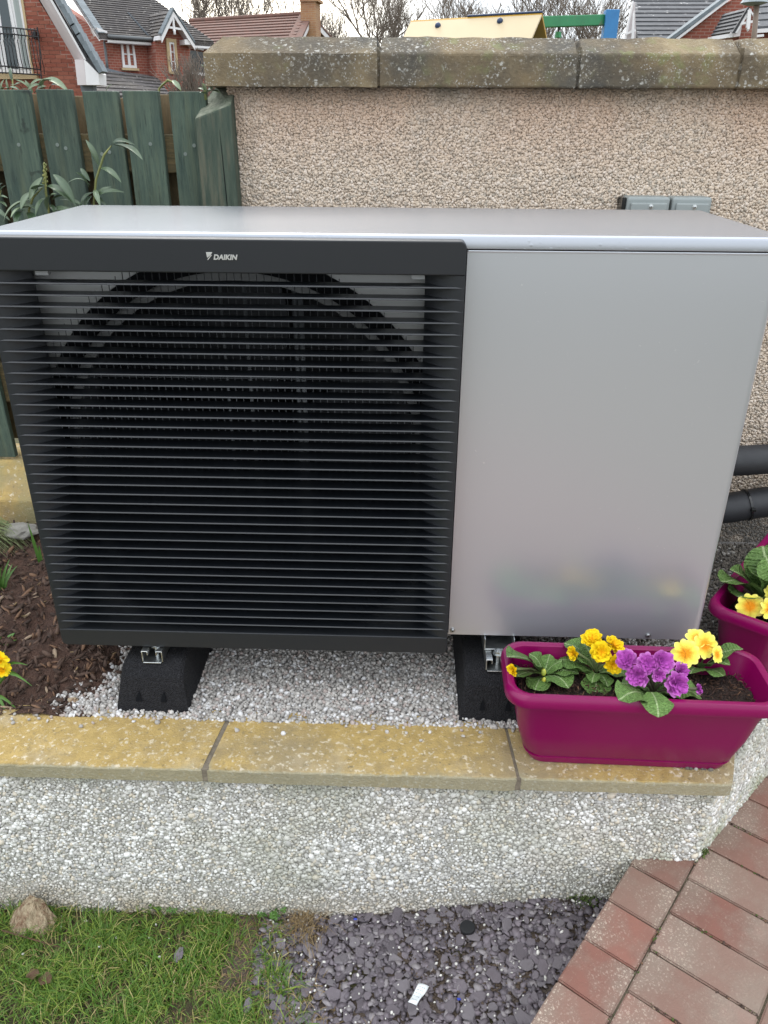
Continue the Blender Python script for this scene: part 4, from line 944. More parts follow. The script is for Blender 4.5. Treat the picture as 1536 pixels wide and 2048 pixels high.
Lb = (.014+.042*rng.random(len(P))**1.5)*np.array([1+.5*fbm(p[0], p[1], 6, 2) for p in P])*np.where(P[:, 0] > .25, .85, 1.05)
blades(P, Lb, .0011+.0011*rng.random(len(P)), 1.0, mt['grass'], 'grass', lawn_z)
Pf = cand(26000, -2.4, .85, -3.2, -.60); Pf = np.array([p for p in Pf if p[0] < .5 + .45*(p[1]+.2)*-1 and p[0] < .75])
blades(Pf, .03+.03*rng.random(len(Pf)), .003+.002*rng.random(len(Pf)), .8, mt['grass'], 'grass', lawn_z, seg=2)
Pl = cand(5000, -2.0, -.40, -.62, -.21); blades(Pl, .03+.03*rng.random(len(Pl)), .0028+.001*rng.random(len(Pl)), .8, mt['grass'], 'grass', lawn_z, seg=2)
Pd = cand(7500, -.3, .72, -.5, -.21); Pd = np.array([p for p in Pd if rng.random() < .55*lawn_mask(p[0]-.07, p[1])*(.32 + (p[0] > .3)*.7)])
blades(Pd, .015+.022*rng.random(len(Pd)), .0011+.0006*rng.random(len(Pd)), 1.2, mt['dry_grass'], 'dead_grass', lawn_z)
p = atz(608, 1852, LZ+.01); Pt = np.stack([p.x + rng.normal(0, .020, 260), p.y + rng.normal(0, .016, 260)], 1)
o = blades(Pt, .03+.035*rng.random(260), np.full(260, .0013), 1.35, mt['dry_grass'], 'dry_grass_tuft', lawn_z, kind=None)
tag(o, 'straw-coloured dry grass tuft between the lawn and the slate bed', 'grass tuft')
# clover by the wall
def clover(c, n, label):
    t = thing('clover_plant', label, 'weed', c); c = Vector(c)
    for i in range(n):
        a = rng.uniform(0, 6.28); rr = .03*math.sqrt(rng.random()); p = c + Vector((rr*math.cos(a), rr*math.sin(a)*.7, .018+.015*rng.random()))
        q = Matrix.Translation(p) @ Matrix.Rotation(rng.uniform(0, 6), 4, 'Z') @ Matrix.Rotation(rng.uniform(-.4, .4), 4, 'X')
        mb = MB()
        for k in range(3):
            aa = k*2.094; mb.add([q @ Vector((x_*math.cos(aa)-y_*math.sin(aa), x_*math.sin(aa)+y_*math.cos(aa), z_)) for x_, y_, z_ in ((0, 0, 0), (.003, .0032, .001), (.0065, .003, .0012), (.0062, 0, 0), (.0065, -.003, .0012), (.003, -.0032, .001))], [(0, 1, 2, 3), (0, 3, 4, 5)])
        mb.build('leaf', mt['blade'], t)
        MB().tube([c + Vector((rr*.5*math.cos(a), rr*.4*math.sin(a), 0)), p], .0006, 4).build('stem', mt['stem'], t)
clover(atz(545, 1838, LZ), 22, 'bright green clover growing on the lawn next to the dry grass tuft')
clover(atz(330, 1828, LZ), 10, 'small broad-leaved weed at the wall foot in the middle of the lawn')

# slate bed: dirt sheet, slate chips, white grit
rows = [[Vector((x, y, lawn_z(x, y) + .003 + .004*fbm(x, y, 14, 6))) for x in [.34+.03*i for i in range(36)]] for y in [-.95+.03*i for i in range(26)]]
sb = tag(MB().grid(rows).build('slate_bed', mt['slate_dirt'], smooth=True, fixn=False), kind='structure')
def slate_mask(x, y):
    p = Vector((x, y, 0)); v = (p-org).dot(ev)
    return v < -.006 and y < WY-.004 and rng.random() < 1-.92*lawn_mask(x+.045, y)
def chip_mesh(k):
    rd = random.Random(k); n = rd.randint(6, 9); top = []
    for i in range(n):
        a = 2*math.pi*(i+rd.uniform(-.3, .3))/n; r_ = rd.uniform(.72, 1.1); top.append((r_*math.cos(a), r_*math.sin(a)*rd.uniform(.62, .85)))
    th = rd.uniform(.14, .26); mb = MB()
    mb.v = [(x, y, -th/2) for x, y in top] + [(x*1.03, y*1.03, th*.15) for x, y in top] + [(x*.9+rd.uniform(-.04, .04), y*.9+rd.uniform(-.04, .04), th/2+rd.uniform(-.05, .03)) for x, y in top]
    mb.f = [tuple(range(n))[::-1], tuple(range(2*n, 3*n))] + [(b_*n+i, b_*n+(i+1) % n, (b_+1)*n+(i+1) % n, (b_+1)*n+i) for b_ in (0, 1) for i in range(n)]
    o = mb.build('slate_chip', mt['slate']); me = o.data; bpy.data.objects.remove(o); return me
CM = [chip_mesh(k) for k in range(14)]
placed = []; tries = 0
while len(placed) < 330 and tries < 30000:
    tries += 1; x, y = rng.uniform(.40, 1.12), rng.uniform(-.47, WY-.008); r_ = .0085 + .0125*rng.random()**1.8
    if not slate_mask(x, y): continue
    if rng.random() < .75*min(max(.1+2.2*fbm(x, y, 7, 3), 0), 1)*(x > .75): continue
    if any((x-a)**2 + (y-b)**2 < ((r_+c)*.62)**2 for a, b, c in placed): continue
    placed.append((x, y, r_))
    z = lawn_z(x, y) + .006 + .004*rng.random() + .004*(len(placed) % 3 == 0)
    mx = Matrix.Translation((x, y, z)) @ Matrix.Rotation(rng.normal(0, .22), 4, 'X') @ Matrix.Rotation(rng.normal(0, .22), 4, 'Y') @ Matrix.Rotation(rng.uniform(0, 6.28), 4, 'Z') @ Matrix.Diagonal((r_, r_, r_*rng.uniform(.9, 1.5), 1))
    if len(placed) <= 295: inst(CM[len(placed) % 14], 'slate_chip', mx, sb)
n = 3800; A = np.array([[a, b, lawn_z(a, b) + .004 + .007*rng.random()] for a, b in cand(n, .40, 1.14, -.5, WY-.004) if slate_mask(a, b)])
th = rng.normal(0, .3, (len(A), 2)); rz = rng.uniform(0, 6.28, len(A))
rot = np.array([np.array((Matrix.Rotation(a, 3, 'X') @ Matrix.Rotation(b, 3, 'Y') @ Matrix.Rotation(c, 3, 'Z'))) for (a, b), c in zip(th, rz)])
v, f = stones(A, .0032+.0085*rng.random(len(A))**1.6, (1.1, .8, .20), .2, rot); np_mesh('small_slate', v, f, mt['slate_small'], sb, smooth=False, kind='stuff')
A = np.array([[a, b, lawn_z(a, b) + .014 + .004*rng.random()] for a, b in cand(330, .42, 1.12, -.48, WY-.004) if slate_mask(a, b) and rng.random() < .75])
A = np.concatenate([A, [[a, b, lawn_z(a, b)+.012] for a, b in cand(26, -.1, .5, -.4, WY-.02)]])
v, f = stones(A, .0016+.0030*rng.random(len(A))**2, (1, .8, .7), .2); tag(np_mesh('white_grit', v, f, mt['white_stone'], smooth=True, kind='stuff'))
n = 2600; cx_ = cand(n, .60, 1.1, -.42, WY-.004); cx_ = np.array([p for p in cx_ if (Vector((p[0], p[1], 0))-org).dot(ev) < -.01 and fbm(p[0], p[1], 7, 3) > .0 and p[0] > .7])
v, f = stones(np.array([[a, b, lawn_z(a, b)+.007+.004*rng.random()] for a, b in cx_]), .001+.0022*rng.random(len(cx_)), (1, .8, .7), .25); tag(np_mesh('crumbly_dirt', v, f, mt['slate_dirt'], smooth=False, kind='stuff'))
# strays on the lawn
def chip_thing(px, py, r_, label, k):
    p = atz(px, py, LZ+.016); o = inst(CM[k], 'slate_chip', Matrix.Translation(p) @ Matrix.Rotation(.35, 4, 'X') @ Matrix.Rotation(k*1.1, 4, 'Z') @ Matrix.Diagonal((r_, r_, r_, 1))); tag(o, label, 'slate chip')
chip_thing(357, 1910, .015, 'pale slate chip lying alone in the middle of the grass', 1)
chip_thing(556, 1930, .0125, 'pointed slate chip upright in the grass below the dry tuft', 4)
chip_thing(496, 2010, .015, 'round slate chip sunk in the grass, left of a close pair', 7)
chip_thing(560, 1999, .011, 'slate chip sunk in the grass, upper of a close pair', 9)
chip_thing(547, 2012, .011, 'slate chip sunk in the grass, lower of a close pair', 2)
chip_thing(560, 1886, .013, 'brownish slate chip at the ragged edge where grass meets slate', 5)
# weathered wood fragment
def wood():
    bm = bmesh.new(); c = atz(68, 1862, LZ)
    prof = [(0, .046, .020), (.02, .046, .022), (.04, .036, .020), (.058, .024, .016), (.070, .012, .012)]
    n = 14; rg = []
    for z, a, b in prof:
        rw = []
        for i in range(n):
            t = 2*math.pi*i/n; k = 1 + .22*noise.noise(Vector((math.cos(t)*2, math.sin(t)*2, z*18))) + .10*noise.noise(Vector((math.cos(t)*6, math.sin(t)*6, z*9)))
            rw.append(bm.verts.new(Vector((c.x - .004 + z*.10 + a*k*math.cos(t), c.y + b*k*math.sin(t) + z*.25, LZ + z + (.010*noise.noise(Vector((t*3, 3, 0))) if z > .05 else 0)))))
        rg.append(rw)
    for i in range(len(rg)-1):
        for j in range(n): bm.faces.new((rg[i][j], rg[i][(j+1) % n], rg[i+1][(j+1) % n], rg[i+1][j]))
    for q in bm.verts: q.co += Vector((noise.noise(q.co*90), noise.noise(q.co*90+Vector((3, 0, 0))), noise.noise(q.co*70+Vector((0, 5, 0)))*1.6))*.006
    bm.faces.new(rg[-1]); bmesh.ops.recalc_face_normals(bm, faces=bm.faces[:])
    me = bpy.data.meshes.new('wood_chunk'); bm.to_mesh(me); bm.free(); me.materials.append(mt['wood_chunk'])
    o = bpy.data.objects.new('wood_chunk', me); COL.objects.link(o); tag(o, 'broken pale and brown wood stump standing in the grass against the wall', 'wood chunk')
wood()
tw = atz(70, 1880, LZ+.02); MB().tube([tw+Vector((-.07, .01, .012)), tw, tw+Vector((.06, -.012, -.004))], [.0014, .0016, .0012], 6).build('twig', mt['dead_leaf'])
tag(bpy.data.objects['twig'], 'thin brown twig lying across the grass below the wood stump', 'twig')
LM = leaf_mesh('dead_leaf', mt['dead_leaf'], .33, .12, .4, .4, 5)
for px, py, ln, an, lab in ((66, 1953, .026, .1, 'tan curled dead leaf in the grass, left of the two'), (97, 1955, .034, -.9, 'dark brown dead leaf in the grass beside the tan one')):
    p = atz(px, py, LZ+.024); o = inst(LM, 'dead_leaf', aim(p - Vector((ln/2, 0, 0)), p + Vector((ln/2*math.cos(an), ln/2*math.sin(an), .004)), wid=1.2)); tag(o, lab, 'dead leaf')
# litter on the slate
pts4 = [atz(px, py, -.512) for px, py in ((838, 1967), (858, 1974), (833, 2011), (816, 2006))]
sa = thing('paper_sachet', 'small white printed paper sachet lying on the purple slate', 'sachet', pts4[0])
mb = MB(); rows = []
for i in range(9):
    rows.append([pts4[0].lerp(pts4[3], i/8).lerp(pts4[1].lerp(pts4[2], i/8), j/5) + Vector((0, 0, .0025*math.sin(i*.9+j*.5))) for j in range(6)])
pa = mb.grid(rows).build('paper', mt['paper'], sa, smooth=True); so_ = pa.modifiers.new('t', 'SOLIDIFY'); so_.thickness = .0012
for i in range(5):           # faint printed lines
    t0 = .16+.16*i; a = pts4[0].lerp(pts4[3], t0); b_ = pts4[1].lerp(pts4[2], t0); mm = MB()
    for s0_, s1_ in ((.2, .42), (.5, .62), (.68, .82)):
        q0, q1 = a.lerp(b_, s0_), a.lerp(b_, s1_); dv_ = (pts4[3]-pts4[0])*.025; up_ = Vector((0, 0, .0036))
        mm.add([q0+up_, q1+up_, q1+dv_+up_, q0+dv_+up_], [(0, 1, 2, 3)])
    mm.build('print', mt['ink'], sa)
c = atz(935, 1856, -.511)
mb = MB(); mb.tube([c+Vector((0, 0, -.003)), c+Vector((0, 0, .0035)), c+Vector((0, 0, .005)), c+Vector((0, 0, .0052)), c+Vector((0, 0, .0054))], [.0150, .0150, .0142, .0120, .004], 24)
tag(mb.build('bottle_top', mt['cap'], bevel=0), 'round black plastic cap lying on the slate near the wall foot', 'cap')
for px, py, lab in ((711, 1838, 'tiny blue and white scrap on the slate near the wall foot'), (918, 1998, 'tiny dark blue scrap on the slate right of the white sachet')):
    p = atz(px, py, -.518); rock('plastic_scrap', p, .003, (1.4, .8, .5), mt['blue_bit'], lab, 'scrap', 1, 1)
# moss at the wall corner
for (px, py, lab) in ((1172, 1808, 'green moss clump where the slate meets the wall and paving edge'), (1402, 1712, 'mossy growth at the wall corner on the paving joint')):
    p = atz(px, py, -.49 if px < 1300 else PZ); n = 260 if px < 1300 else 130; k = .013 if px < 1300 else .007
    A = np.stack([p.x+rng.normal(0, k, n), p.y+rng.normal(.004, k*.6, n), p.z+np.abs(rng.normal(.002, .007, n))], 1)
    v, f = stones(A, .0012+.0022*rng.random(n), (1, .7, .5), .3); tag(np_mesh('moss_clump', v, f, mt['moss'], smooth=True), lab, 'moss')

# ================================================================== PLANTS OF THE LEFT BED
def strap(pts, wid, name, m, par):
    pts = [Vector(p) for p in pts]; n = len(pts); rows = []
    for i, p in enumerate(pts):
        t = (pts[min(i+1, n-1)]-pts[max(i-1, 0)]).normalized(); s = t.cross(Vector((.2, -1, .3))).normalized(); u = s.cross(t); w = wid*(1-(i/(n-1))**2.2)*.5 + wid*.04
        rows.append([p-s*w+u*w*.35, p, p+s*w+u*w*.35])
    return MB().grid(rows).build(name, m, par, smooth=True, fixn=False)
def arc(b, tip, lift, n=7):
    b, tip = Vector(b), Vector(tip); return [b.lerp(tip, i/n) + Vector((0, 0, lift*math.sin(math.pi*i/n)*.9)) for i in range(n+1)]
# daffodils
b = atz(-22, 1395, GZ+.01); t = thing('daffodil', 'small yellow daffodils with strap leaves in the soil bed', 'flower', b)
for px, py, dy, lf_ in ((40, 1425, -.02, .03), (55, 1330, .01, .04), (20, 1440, -.03, .03), (48, 1358, -.01, .045), (-30, 1290, .02, .02), (10, 1300, .03, .02), (64, 1372, -.02, .05), (-20, 1430, -.02, .03)):
    strap(arc(b + Vector((rng.uniform(-.01, .01), rng.uniform(-.01, .01), 0)), at(px, py, b.y+dy), lf_), .009, 'leaf', mt['blade'], t)
DM = flower_mesh('flower', 'single', mt['daff'], 41)
for px, py, nx_ in ((6, 1338, .2), (-12, 1318, -.3), (2, 1318, .0), (-16, 1345, -.5)):
    c = at(px, py, b.y-.01); inst(DM, 'flower', face(c, (nx_, -1, .25), .019, px), t)
    cr_ = MB(); d = Vector((nx_, -1, .25)).normalized(); cr_.tube([c, c+d*.006, c+d*.012], [.004, .0055, .0075], 10, cap=False); cr_.build('trumpet', mt['daff'], t, smooth=True)
    MB().tube([b, c - Vector((0, -.01, .02)), c], .0016, 6).build('stem', mt['blade'], t)
# bluebell-like clump
b = atz(2, 1195, GZ+.02); t = thing('bulb_plant', 'clump of upright green bulb leaves with a few blue florets at the left edge', 'plant', b)
for k in range(13): strap(arc(b + Vector((rng.normal(0, .008), rng.normal(0, .008), 0)), b + Vector((rng.normal(-.004, .03), rng.normal(0, .02), .05+.045*rng.random())), .012), .008, 'leaf', mt['blade'], t)
mbf = MB(); bf = b + Vector((.002, -.02, .02))
for k in range(14): p = bf + Vector((rng.normal(0, .006), rng.normal(0, .005), .003*k-.012)); mbf.tube([p, p+Vector((0, 0, .004)), p+Vector((0, 0, .007))], [.001, .0032, .002], 6)
fb_ = M('blue_floret', (.10, .13, .42), None, rough=.6).done(); mbf.build('flower', fb_, t, smooth=True)
# pale sedge arching in from the left
b = atz(-55, 1105, GZ+.03); t = thing('sedge_tuft', 'pale arching sedge tuft below the kerb wall at the left edge', 'ornamental grass', b)
mbg = MB()
for k in range(190):
    a = rng.uniform(-1.1, .8); L_ = .06+.13*rng.random(); tip = b + Vector((L_*math.cos(a)*1.0, -abs(L_*math.sin(a))*.9 if a < 0 else L_*math.sin(a)*.5, .0+.06*rng.random()*(1 if L_ < .15 else .3)))
    pts = arc(b + Vector((rng.normal(0, .012), rng.normal(0, .012), 0)), tip, .05+.05*rng.random(), 6); w0 = .0016
    rows = [[p - Vector((0, w0*(1-i/7), 0)), p + Vector((0, w0*(1-i/7), .0003))] for i, p in enumerate(pts)]; mbg.grid(rows)
mbg.build('blades', mt['sedge'], t, smooth=True, fixn=False)
b = atz(88, 1150, GZ+.02); t = thing('bulb_plant', 'single green strap leaves rising beside the left edge of the louvred grille', 'plant', b)
for px, py in ((55, 1045), (78, 1090), (62, 1075)): strap(arc(b, at(px, py, b.y+.0), .015), .008, 'leaf', mt['blade'], t)
# small leafy weed near the daffodil
b = atz(10, 1292, GZ+.01); t = thing('seedling', 'small light green leafy seedling on the soil above the yellow flowers', 'plant', b)
WM = leaf_mesh('leaf', mt['blade'], .22, .12, .15, .1, 3, shape='oval')
for k in range(7): a = k*.9; inst(WM, 'leaf', aim(b, b+Vector((.03*math.cos(a), .025*math.sin(a), .016+.006*(k % 2))), wid=1.1), t)

# long-leaved shrub behind the unit, in front of the fence
SM = [leaf_mesh('leaf', mt['shrub_leaf'], w, a, c, .05, k, 10, 4, 'oval', d) for k, (w, a, c, d) in enumerate(((.115, .14, .5, .10), (.10, .20, .4, .22), (.13, .10, .6, .0)))]
SP = [leaf_mesh('leaf', mt['shrub_leaf_pale'], w, a, c, .05, k, 10, 4, 'oval', d) for k, (w, a, c, d) in enumerate(((.12, .12, .5, .1), (.16, .08, .4, .05)))]
def shrub(label, Y, base_px, stems, lvs, pale=(), wid=1.0):
    b = at(*base_px, Y); t = thing('leafy_shrub', label, 'shrub', b)
    for st in stems: MB().tube([at(px, py, Y + dy) for px, py, dy in st], [.0035]+[.0026]*(len(st)-2)+[.0012], 7).build('stem', mt['shrub_stem'], t, smooth=True)
    for k, (x0, y0, x1, y1, dy) in enumerate(lvs):
        inst((SP if k in pale else SM)[k % 2 if k in pale else k % 3], 'leaf', aim(at(x0, y0, Y+.0), at(x1, y1, Y+dy), up=Vector((.1*math.sin(k), -.45, 1)), wid=wid, roll=.3*math.sin(k*2.1)), t)
    return t
shrub('willow-leaved shrub sprig with arching dark leaves against the green fence', .585, (186, 470),
    [[(186, 560, 0), (188, 405, 0), (192, 360, 0), (208, 310, 0), (223, 291, 0)]],
    [(197, 330, 172, 279, .0), (222, 293, 264, 282, -.02), (228, 290, 285, 322, -.03), (199, 337, 242, 362, -.03), (181, 371, 136, 359, -.02), (180, 362, 162, 337, .02), (190, 400, 221, 372, .0), (192, 405, 240, 377, -.02), (178, 375, 150, 345, -.03), (186, 385, 160, 410, -.03), (190, 395, 215, 412, -.02), (183, 392, 165, 425, -.02), (190, 380, 200, 410, -.04)])
shrub('leafy shrub with a yellowish flower spike beside the left corner of the silver lid', .56, (98, 470),
    [[(100, 580, 0), (98, 425, 0), (92, 385, 0), (90, 350, 0), (87, 326, 0)], [(60, 560, 0), (58, 420, 0), (66, 395, 0), (85, 375, 0)]],
    [(107, 349, 151, 408, -.03), (95, 372, 150, 405, -.03), (84, 355, 60, 402, -.02), (85, 375, 62, 395, -.03), (60, 400, 4, 440, -.03), (60, 385, 42, 420, -.04), (92, 395, 70, 430, -.03), (100, 410, 125, 440, -.03), (105, 400, 140, 395, -.02), (96, 420, 110, 385, -.04), (60, 415, 20, 432, -.05), (58, 425, 70, 455, -.05), (50, 420, 30, 455, -.06), (104, 425, 150, 425, -.03), (60, 395, 90, 372, -.03), (98, 430, 90, 460, -.05), (110, 420, 165, 432, -.01), (75, 420, 40, 410, -.02), (120, 400, 168, 412, .0)], pale=(4, 10))
mb = MB()
for k in range(16): p = at(90 + 3*math.sin(k*2.3), 372-3.0*k, .56) + Vector((.003*math.cos(k*2.4), .003*math.sin(k*2.4), 0)); mb.tube([p-Vector((0, 0, .003)), p, p+Vector((0, 0, .003))], [.001, .0028, .001], 6)
mb.build('flower_spike', mt['shrub_stem'], [o for o in bpy.data.objects if o.name.startswith('leafy_shrub') and 'spike' in o.get('label', '')][0], smooth=True)
shrub('low dark shrub leaves at the far left edge behind the silver lid', .60, (-10, 470), [[(-10, 570, 0), (-6, 420, 0), (2, 380, 0)]],
    [(-2, 395, 10, 370, .0), (0, 400, 12, 392, -.02), (-5, 405, 14, 415, -.02), (-8, 390, 4, 365, 0), (-8, 420, 16, 436, -.03), (-10, 410, -30, 380, 0), (-10, 430, -40, 420, 0)])
shrub('pale grey-green long leaves reaching over the top of the green fence', .79, (40, 240),
    [[(30, 300, 0), (26, 180, 0), (25, 158, 0)], [(86, 300, 0), (84, 185, 0), (80, 168, 0)]],
    [(18, 182, 12, 157, 0), (25, 182, 40, 165, -.02), (62, 182, 32, 158, -.02), (40, 183, 28, 172, 0), (75, 178, 98, 154, 0), (85, 180, 88, 157, -.02), (86, 162, 137, 181, -.05), (60, 172, 84, 158, 0), (84, 170, 55, 178, -.03), (25, 165, 20, 134, .02), (8, 182, -10, 165, 0), (0, 185, 15, 175, -.02), (108, 186, 120, 176, 0), (70, 186, 92, 172, -.02), (36, 188, 56, 176, 0), (2, 186, 8, 158, 0), (48, 184, 22, 166, -.02), (66, 186, 50, 160, 0), (92, 186, 72, 164, -.02), (100, 180, 126, 170, -.03), (78, 172, 112, 160, -.02), (14, 186, 34, 176, -.03)], pale=(0, 1, 2, 3, 4, 5, 6, 7, 8, 10, 11, 13, 14, 15, 17, 18, 20), wid=.85)
shrub('thin pale leaf stalk arching over the fence top between two boards', .80, (330, 240), [[(322, 300, 0), (318, 178, 0), (335, 160, 0), (350, 166, 0), (362, 182, -.02)]], [(318, 178, 345, 161, 0), (345, 161, 362, 180, -.02), (212, 184, 224, 168, 0)], pale=(0, 1, 2))
shrub('small light green sprig on the weathered post top below the coping end', .68, (412, 215), [[(412, 200, 0), (410, 182, 0), (406, 168, 0)]],
    [(412, 185, 405, 165, 0), (412, 186, 425, 176, -.02), (410, 188, 440, 184, -.02), (408, 180, 396, 176, 0), (412, 190, 400, 184, -.02), (414, 184, 432, 178, 0), (408, 135, 402, 129, 0)], pale=(0, 1, 2, 3, 4, 5, 6), wid=1.8)
shrub('dark shrub in the shade seen through the gaps of the green fence', .93, (250, 470), [[(250, 560, 0), (260, 420, 0), (268, 360, 0)], [(345, 560, 0), (350, 430, 0), (352, 370, 0)]],
    [(260, 400, 275, 360, 0), (265, 420, 255, 380, 0), (350, 420, 362, 380, 0), (350, 400, 340, 370, 0), (352, 385, 365, 400, 0), (175, 420, 170, 370, 0), (165, 400, 185, 380, 0), (10, 400, 12, 350, 0), (348, 430, 366, 425, 0), (262, 380, 280, 395, 0)], wid=1.6)

# ================================================================== BEYOND THE WALL
def pp(px, Y): return [at(a, b, Y) for a, b in px]
def pane(px, Y, t, m, name, par, bevel=0): return MB().prism(pp(px, Y), (0, t, 0)).build(name, m, par, bevel=bevel)
def strip(name, p0, p1, q0, q1, n, m, par, lift=.03, vec=None):
    """courses of tiles between eave p0-p1 and ridge q0-q1, each lapping the one below"""
    nrm = (p1-p0).cross(q0-p0).normalized()
    if nrm.z < 0: nrm = -nrm
    objs = []
    for i in range(n):
        a, b = i/n, min(1.0, (i+1.12)/n)
        w = [p0.lerp(q0, a) + nrm*lift, p1.lerp(q1, a) + nrm*lift, p1.lerp(q1, b) + nrm*.004, p0.lerp(q0, b) + nrm*.004]
        lo_ = [p - nrm*(lift+.002 if k < 2 else .006) for k, p in enumerate(w)]
        mb = MB(); mb.add(w + lo_, [(0, 1, 2, 3), (7, 6, 5, 4), (0, 4, 5, 1), (1, 5, 6, 2), (2, 6, 7, 3), (3, 7, 4, 0)]); objs.append(mb.build(name, m, par))
    return objs
def window(par, quad, m_frame, m_glass, cols, rows_, fr, n, name='window'):
    """quad: bl, br, tr, tl on the wall plane; n: outward normal. White frame with glazing bars, recessed pane"""
    bl, br, tr, tl_ = quad; P2_ = lambda u, v: bl.lerp(br, u).lerp(tl_.lerp(tr, u), v)
    W_ = (br-bl).length; H_ = (tl_-bl).length; fu, fv = fr/W_, fr/H_
    mb = MB()
    def bar(u0, u1, v0, v1, d=.05): mb.prism([P2_(u0, v0)-n*.03, P2_(u1, v0)-n*.03, P2_(u1, v1)-n*.03, P2_(u0, v1)-n*.03], n*(.03+d))
    bar(0, fu, 0, 1); bar(1-fu, 1, 0, 1); bar(fu, 1-fu, 0, fv); bar(fu, 1-fu, 1-fv, 1)
    for i in range(1, cols): bar(i/cols-fu*.55, i/cols+fu*.55, fv, 1-fv, .045)
    for j in range(1, rows_):
        for i in range(cols): bar(i/cols+fu*.6, (i+1)/cols-fu*.6, j/rows_-fv*.22, j/rows_+fv*.22, .035)
    o = mb.build(name, m_frame, par)
    MB().prism([P2_(fu*.5, fv*.5)-n*.02, P2_(1-fu*.5, fv*.5)-n*.02, P2_(1-fu*.5, 1-fv*.5)-n*.02, P2_(fu*.5, 1-fv*.5)-n*.02], n*.018).build('pane', m_glass, o)
    return o
fwd = Vector((0, -1, 0))
# --- house A: near red brick gable with balcony, about 17 m away
YA_ = 17.0
ha = thing('brick_house', 'near red brick gabled house with an iron balcony before white french doors', 'house', at(60, 300, YA_))
mb = MB(); wallpx = [(-260, 330), (-260, 172), (-50, -205), (160, 134), (163, 330)]
wl = mb.prism(pp(wallpx, YA_), (-6.5, 7, 0)).build('wall', mt['brickwall'], ha)
bme = MB(); bme.box(.0045, .2205, -.012, .05, .0045, .0705); bo_ = None; k = 0
zA, zB = at(60, 192, YA_).z, at(60, -6, YA_).z; xA = at(40, 100, YA_).x
for i in range(int((zB-zA)/.075)+1):
    z = zA + i*.075; yy = 1024
    for j in range(-1, 14):
        x = xA + j*.225 + (.1125 if i % 2 else 0) - .3
        # keep the bricks inside the gable and clear of the door opening
        q = Vector((x+.225, YA_, z+.075)) - CAM; c_ = q.dot(_f); pxr = 768 + FPX*q.dot(_r2)/c_; pyr = 1024 - FPX*q.dot(_u2)/c_
        lim = 76 + (pyr)*(.612) if pyr > -20 else 60
        q2 = Vector((x, YA_, z)) - CAM; pxl = 768 + FPX*q2.dot(_r2)/q2.dot(_f)
        dl = 46 + (pyr)*.175
        if pxr > lim or (pxl < dl and pyr < 157) or pxr < -12 or k >= 290: continue
        mx = Matrix.Translation((x, YA_, z))
        if bo_ is None: bo_ = bme.build('brick', mt['brick'], None); bo_.matrix_basis = mx; adopt(bo_, wl)
        else: inst(bo_.data, 'brick', mx, wl)
        k += 1
# french doors
dj = pane([(-30, 148), (67, 148), (41, 0), (27, -90), (-45, -90)], YA_-.012, .05, mt['upvc'], 'door_frame', ha)
for q, m_ in (([(-24, 137), (1, 137), (-16, -60), (-38, -60)], 'glass'), ([(15, 136), (37, 138), (14, 0), (5, -60), (-12, -60)], 'glass'), ([(48, 138), (60, 139), (36, 0), (26, -60), (16, -60)], 'curtain')):
    pane(q, YA_-.02, .012, mt[m_], 'door_pane', ha)
pane([(40, 138), (46, 138), (20, 0), (10, -60), (6, -60)], YA_-.03, .02, mt['upvc'], 'door_stile', ha)
pane([(64, 150), (68, 150), (46, 0), (33, -90), (28, -90)], YA_-.03, .028, mt['stone_trim'], 'door_surround', ha)
pane([(-60, 158), (74, 158), (73, 147), (-60, 146)], YA_-.10, .15, mt['stone_trim'], 'sill', ha)
ra = bpy.data.objects.new('balcony_railing', None); COL.objects.link(ra); ra.location = at(30, 150, YA_-.25); adopt(ra, ha)
Yr = YA_-.25
for pxs in ([(-40, 51), (20, 55), (76, 61)], [(-40, 66), (20, 68), (77, 74)], [(-40, 130), (20, 133), (80, 139)], [(-40, 144), (20, 146), (82, 150)]):
    MB().tube(pp(pxs, Yr), .013, 6).build('rail', mt['iron'], ra)
for k in range(16):
    x0 = -30 + k*7.0; s_ = .165
    mm = MB(); pts_ = [at(x0, 56, Yr), at(x0+3, 70, Yr), at(x0+3.5, 76, Yr+.05), at(x0+2, 82, Yr-.05), at(x0+4, 90, Yr-.09), at(x0+9, 120, Yr-.09), at(x0+12.5, 134, Yr-.03), at(x0+14, 148, Yr)]
    if x0 + 14 > 92: continue
    mm.tube(pts_, .0085, 5).build('baluster', mt['iron'], ra)
for xa in (74, ): MB().tube(pp([(xa, 54), (xa+5, 90), (xa+9, 165)], Yr), .013, 6).build('baluster', mt['iron'], ra)
pane([(63, 62), (71, 62), (73, 78), (66, 78)], YA_-.16, .14, mt['iron'], 'wall_lamp', ha, .02)
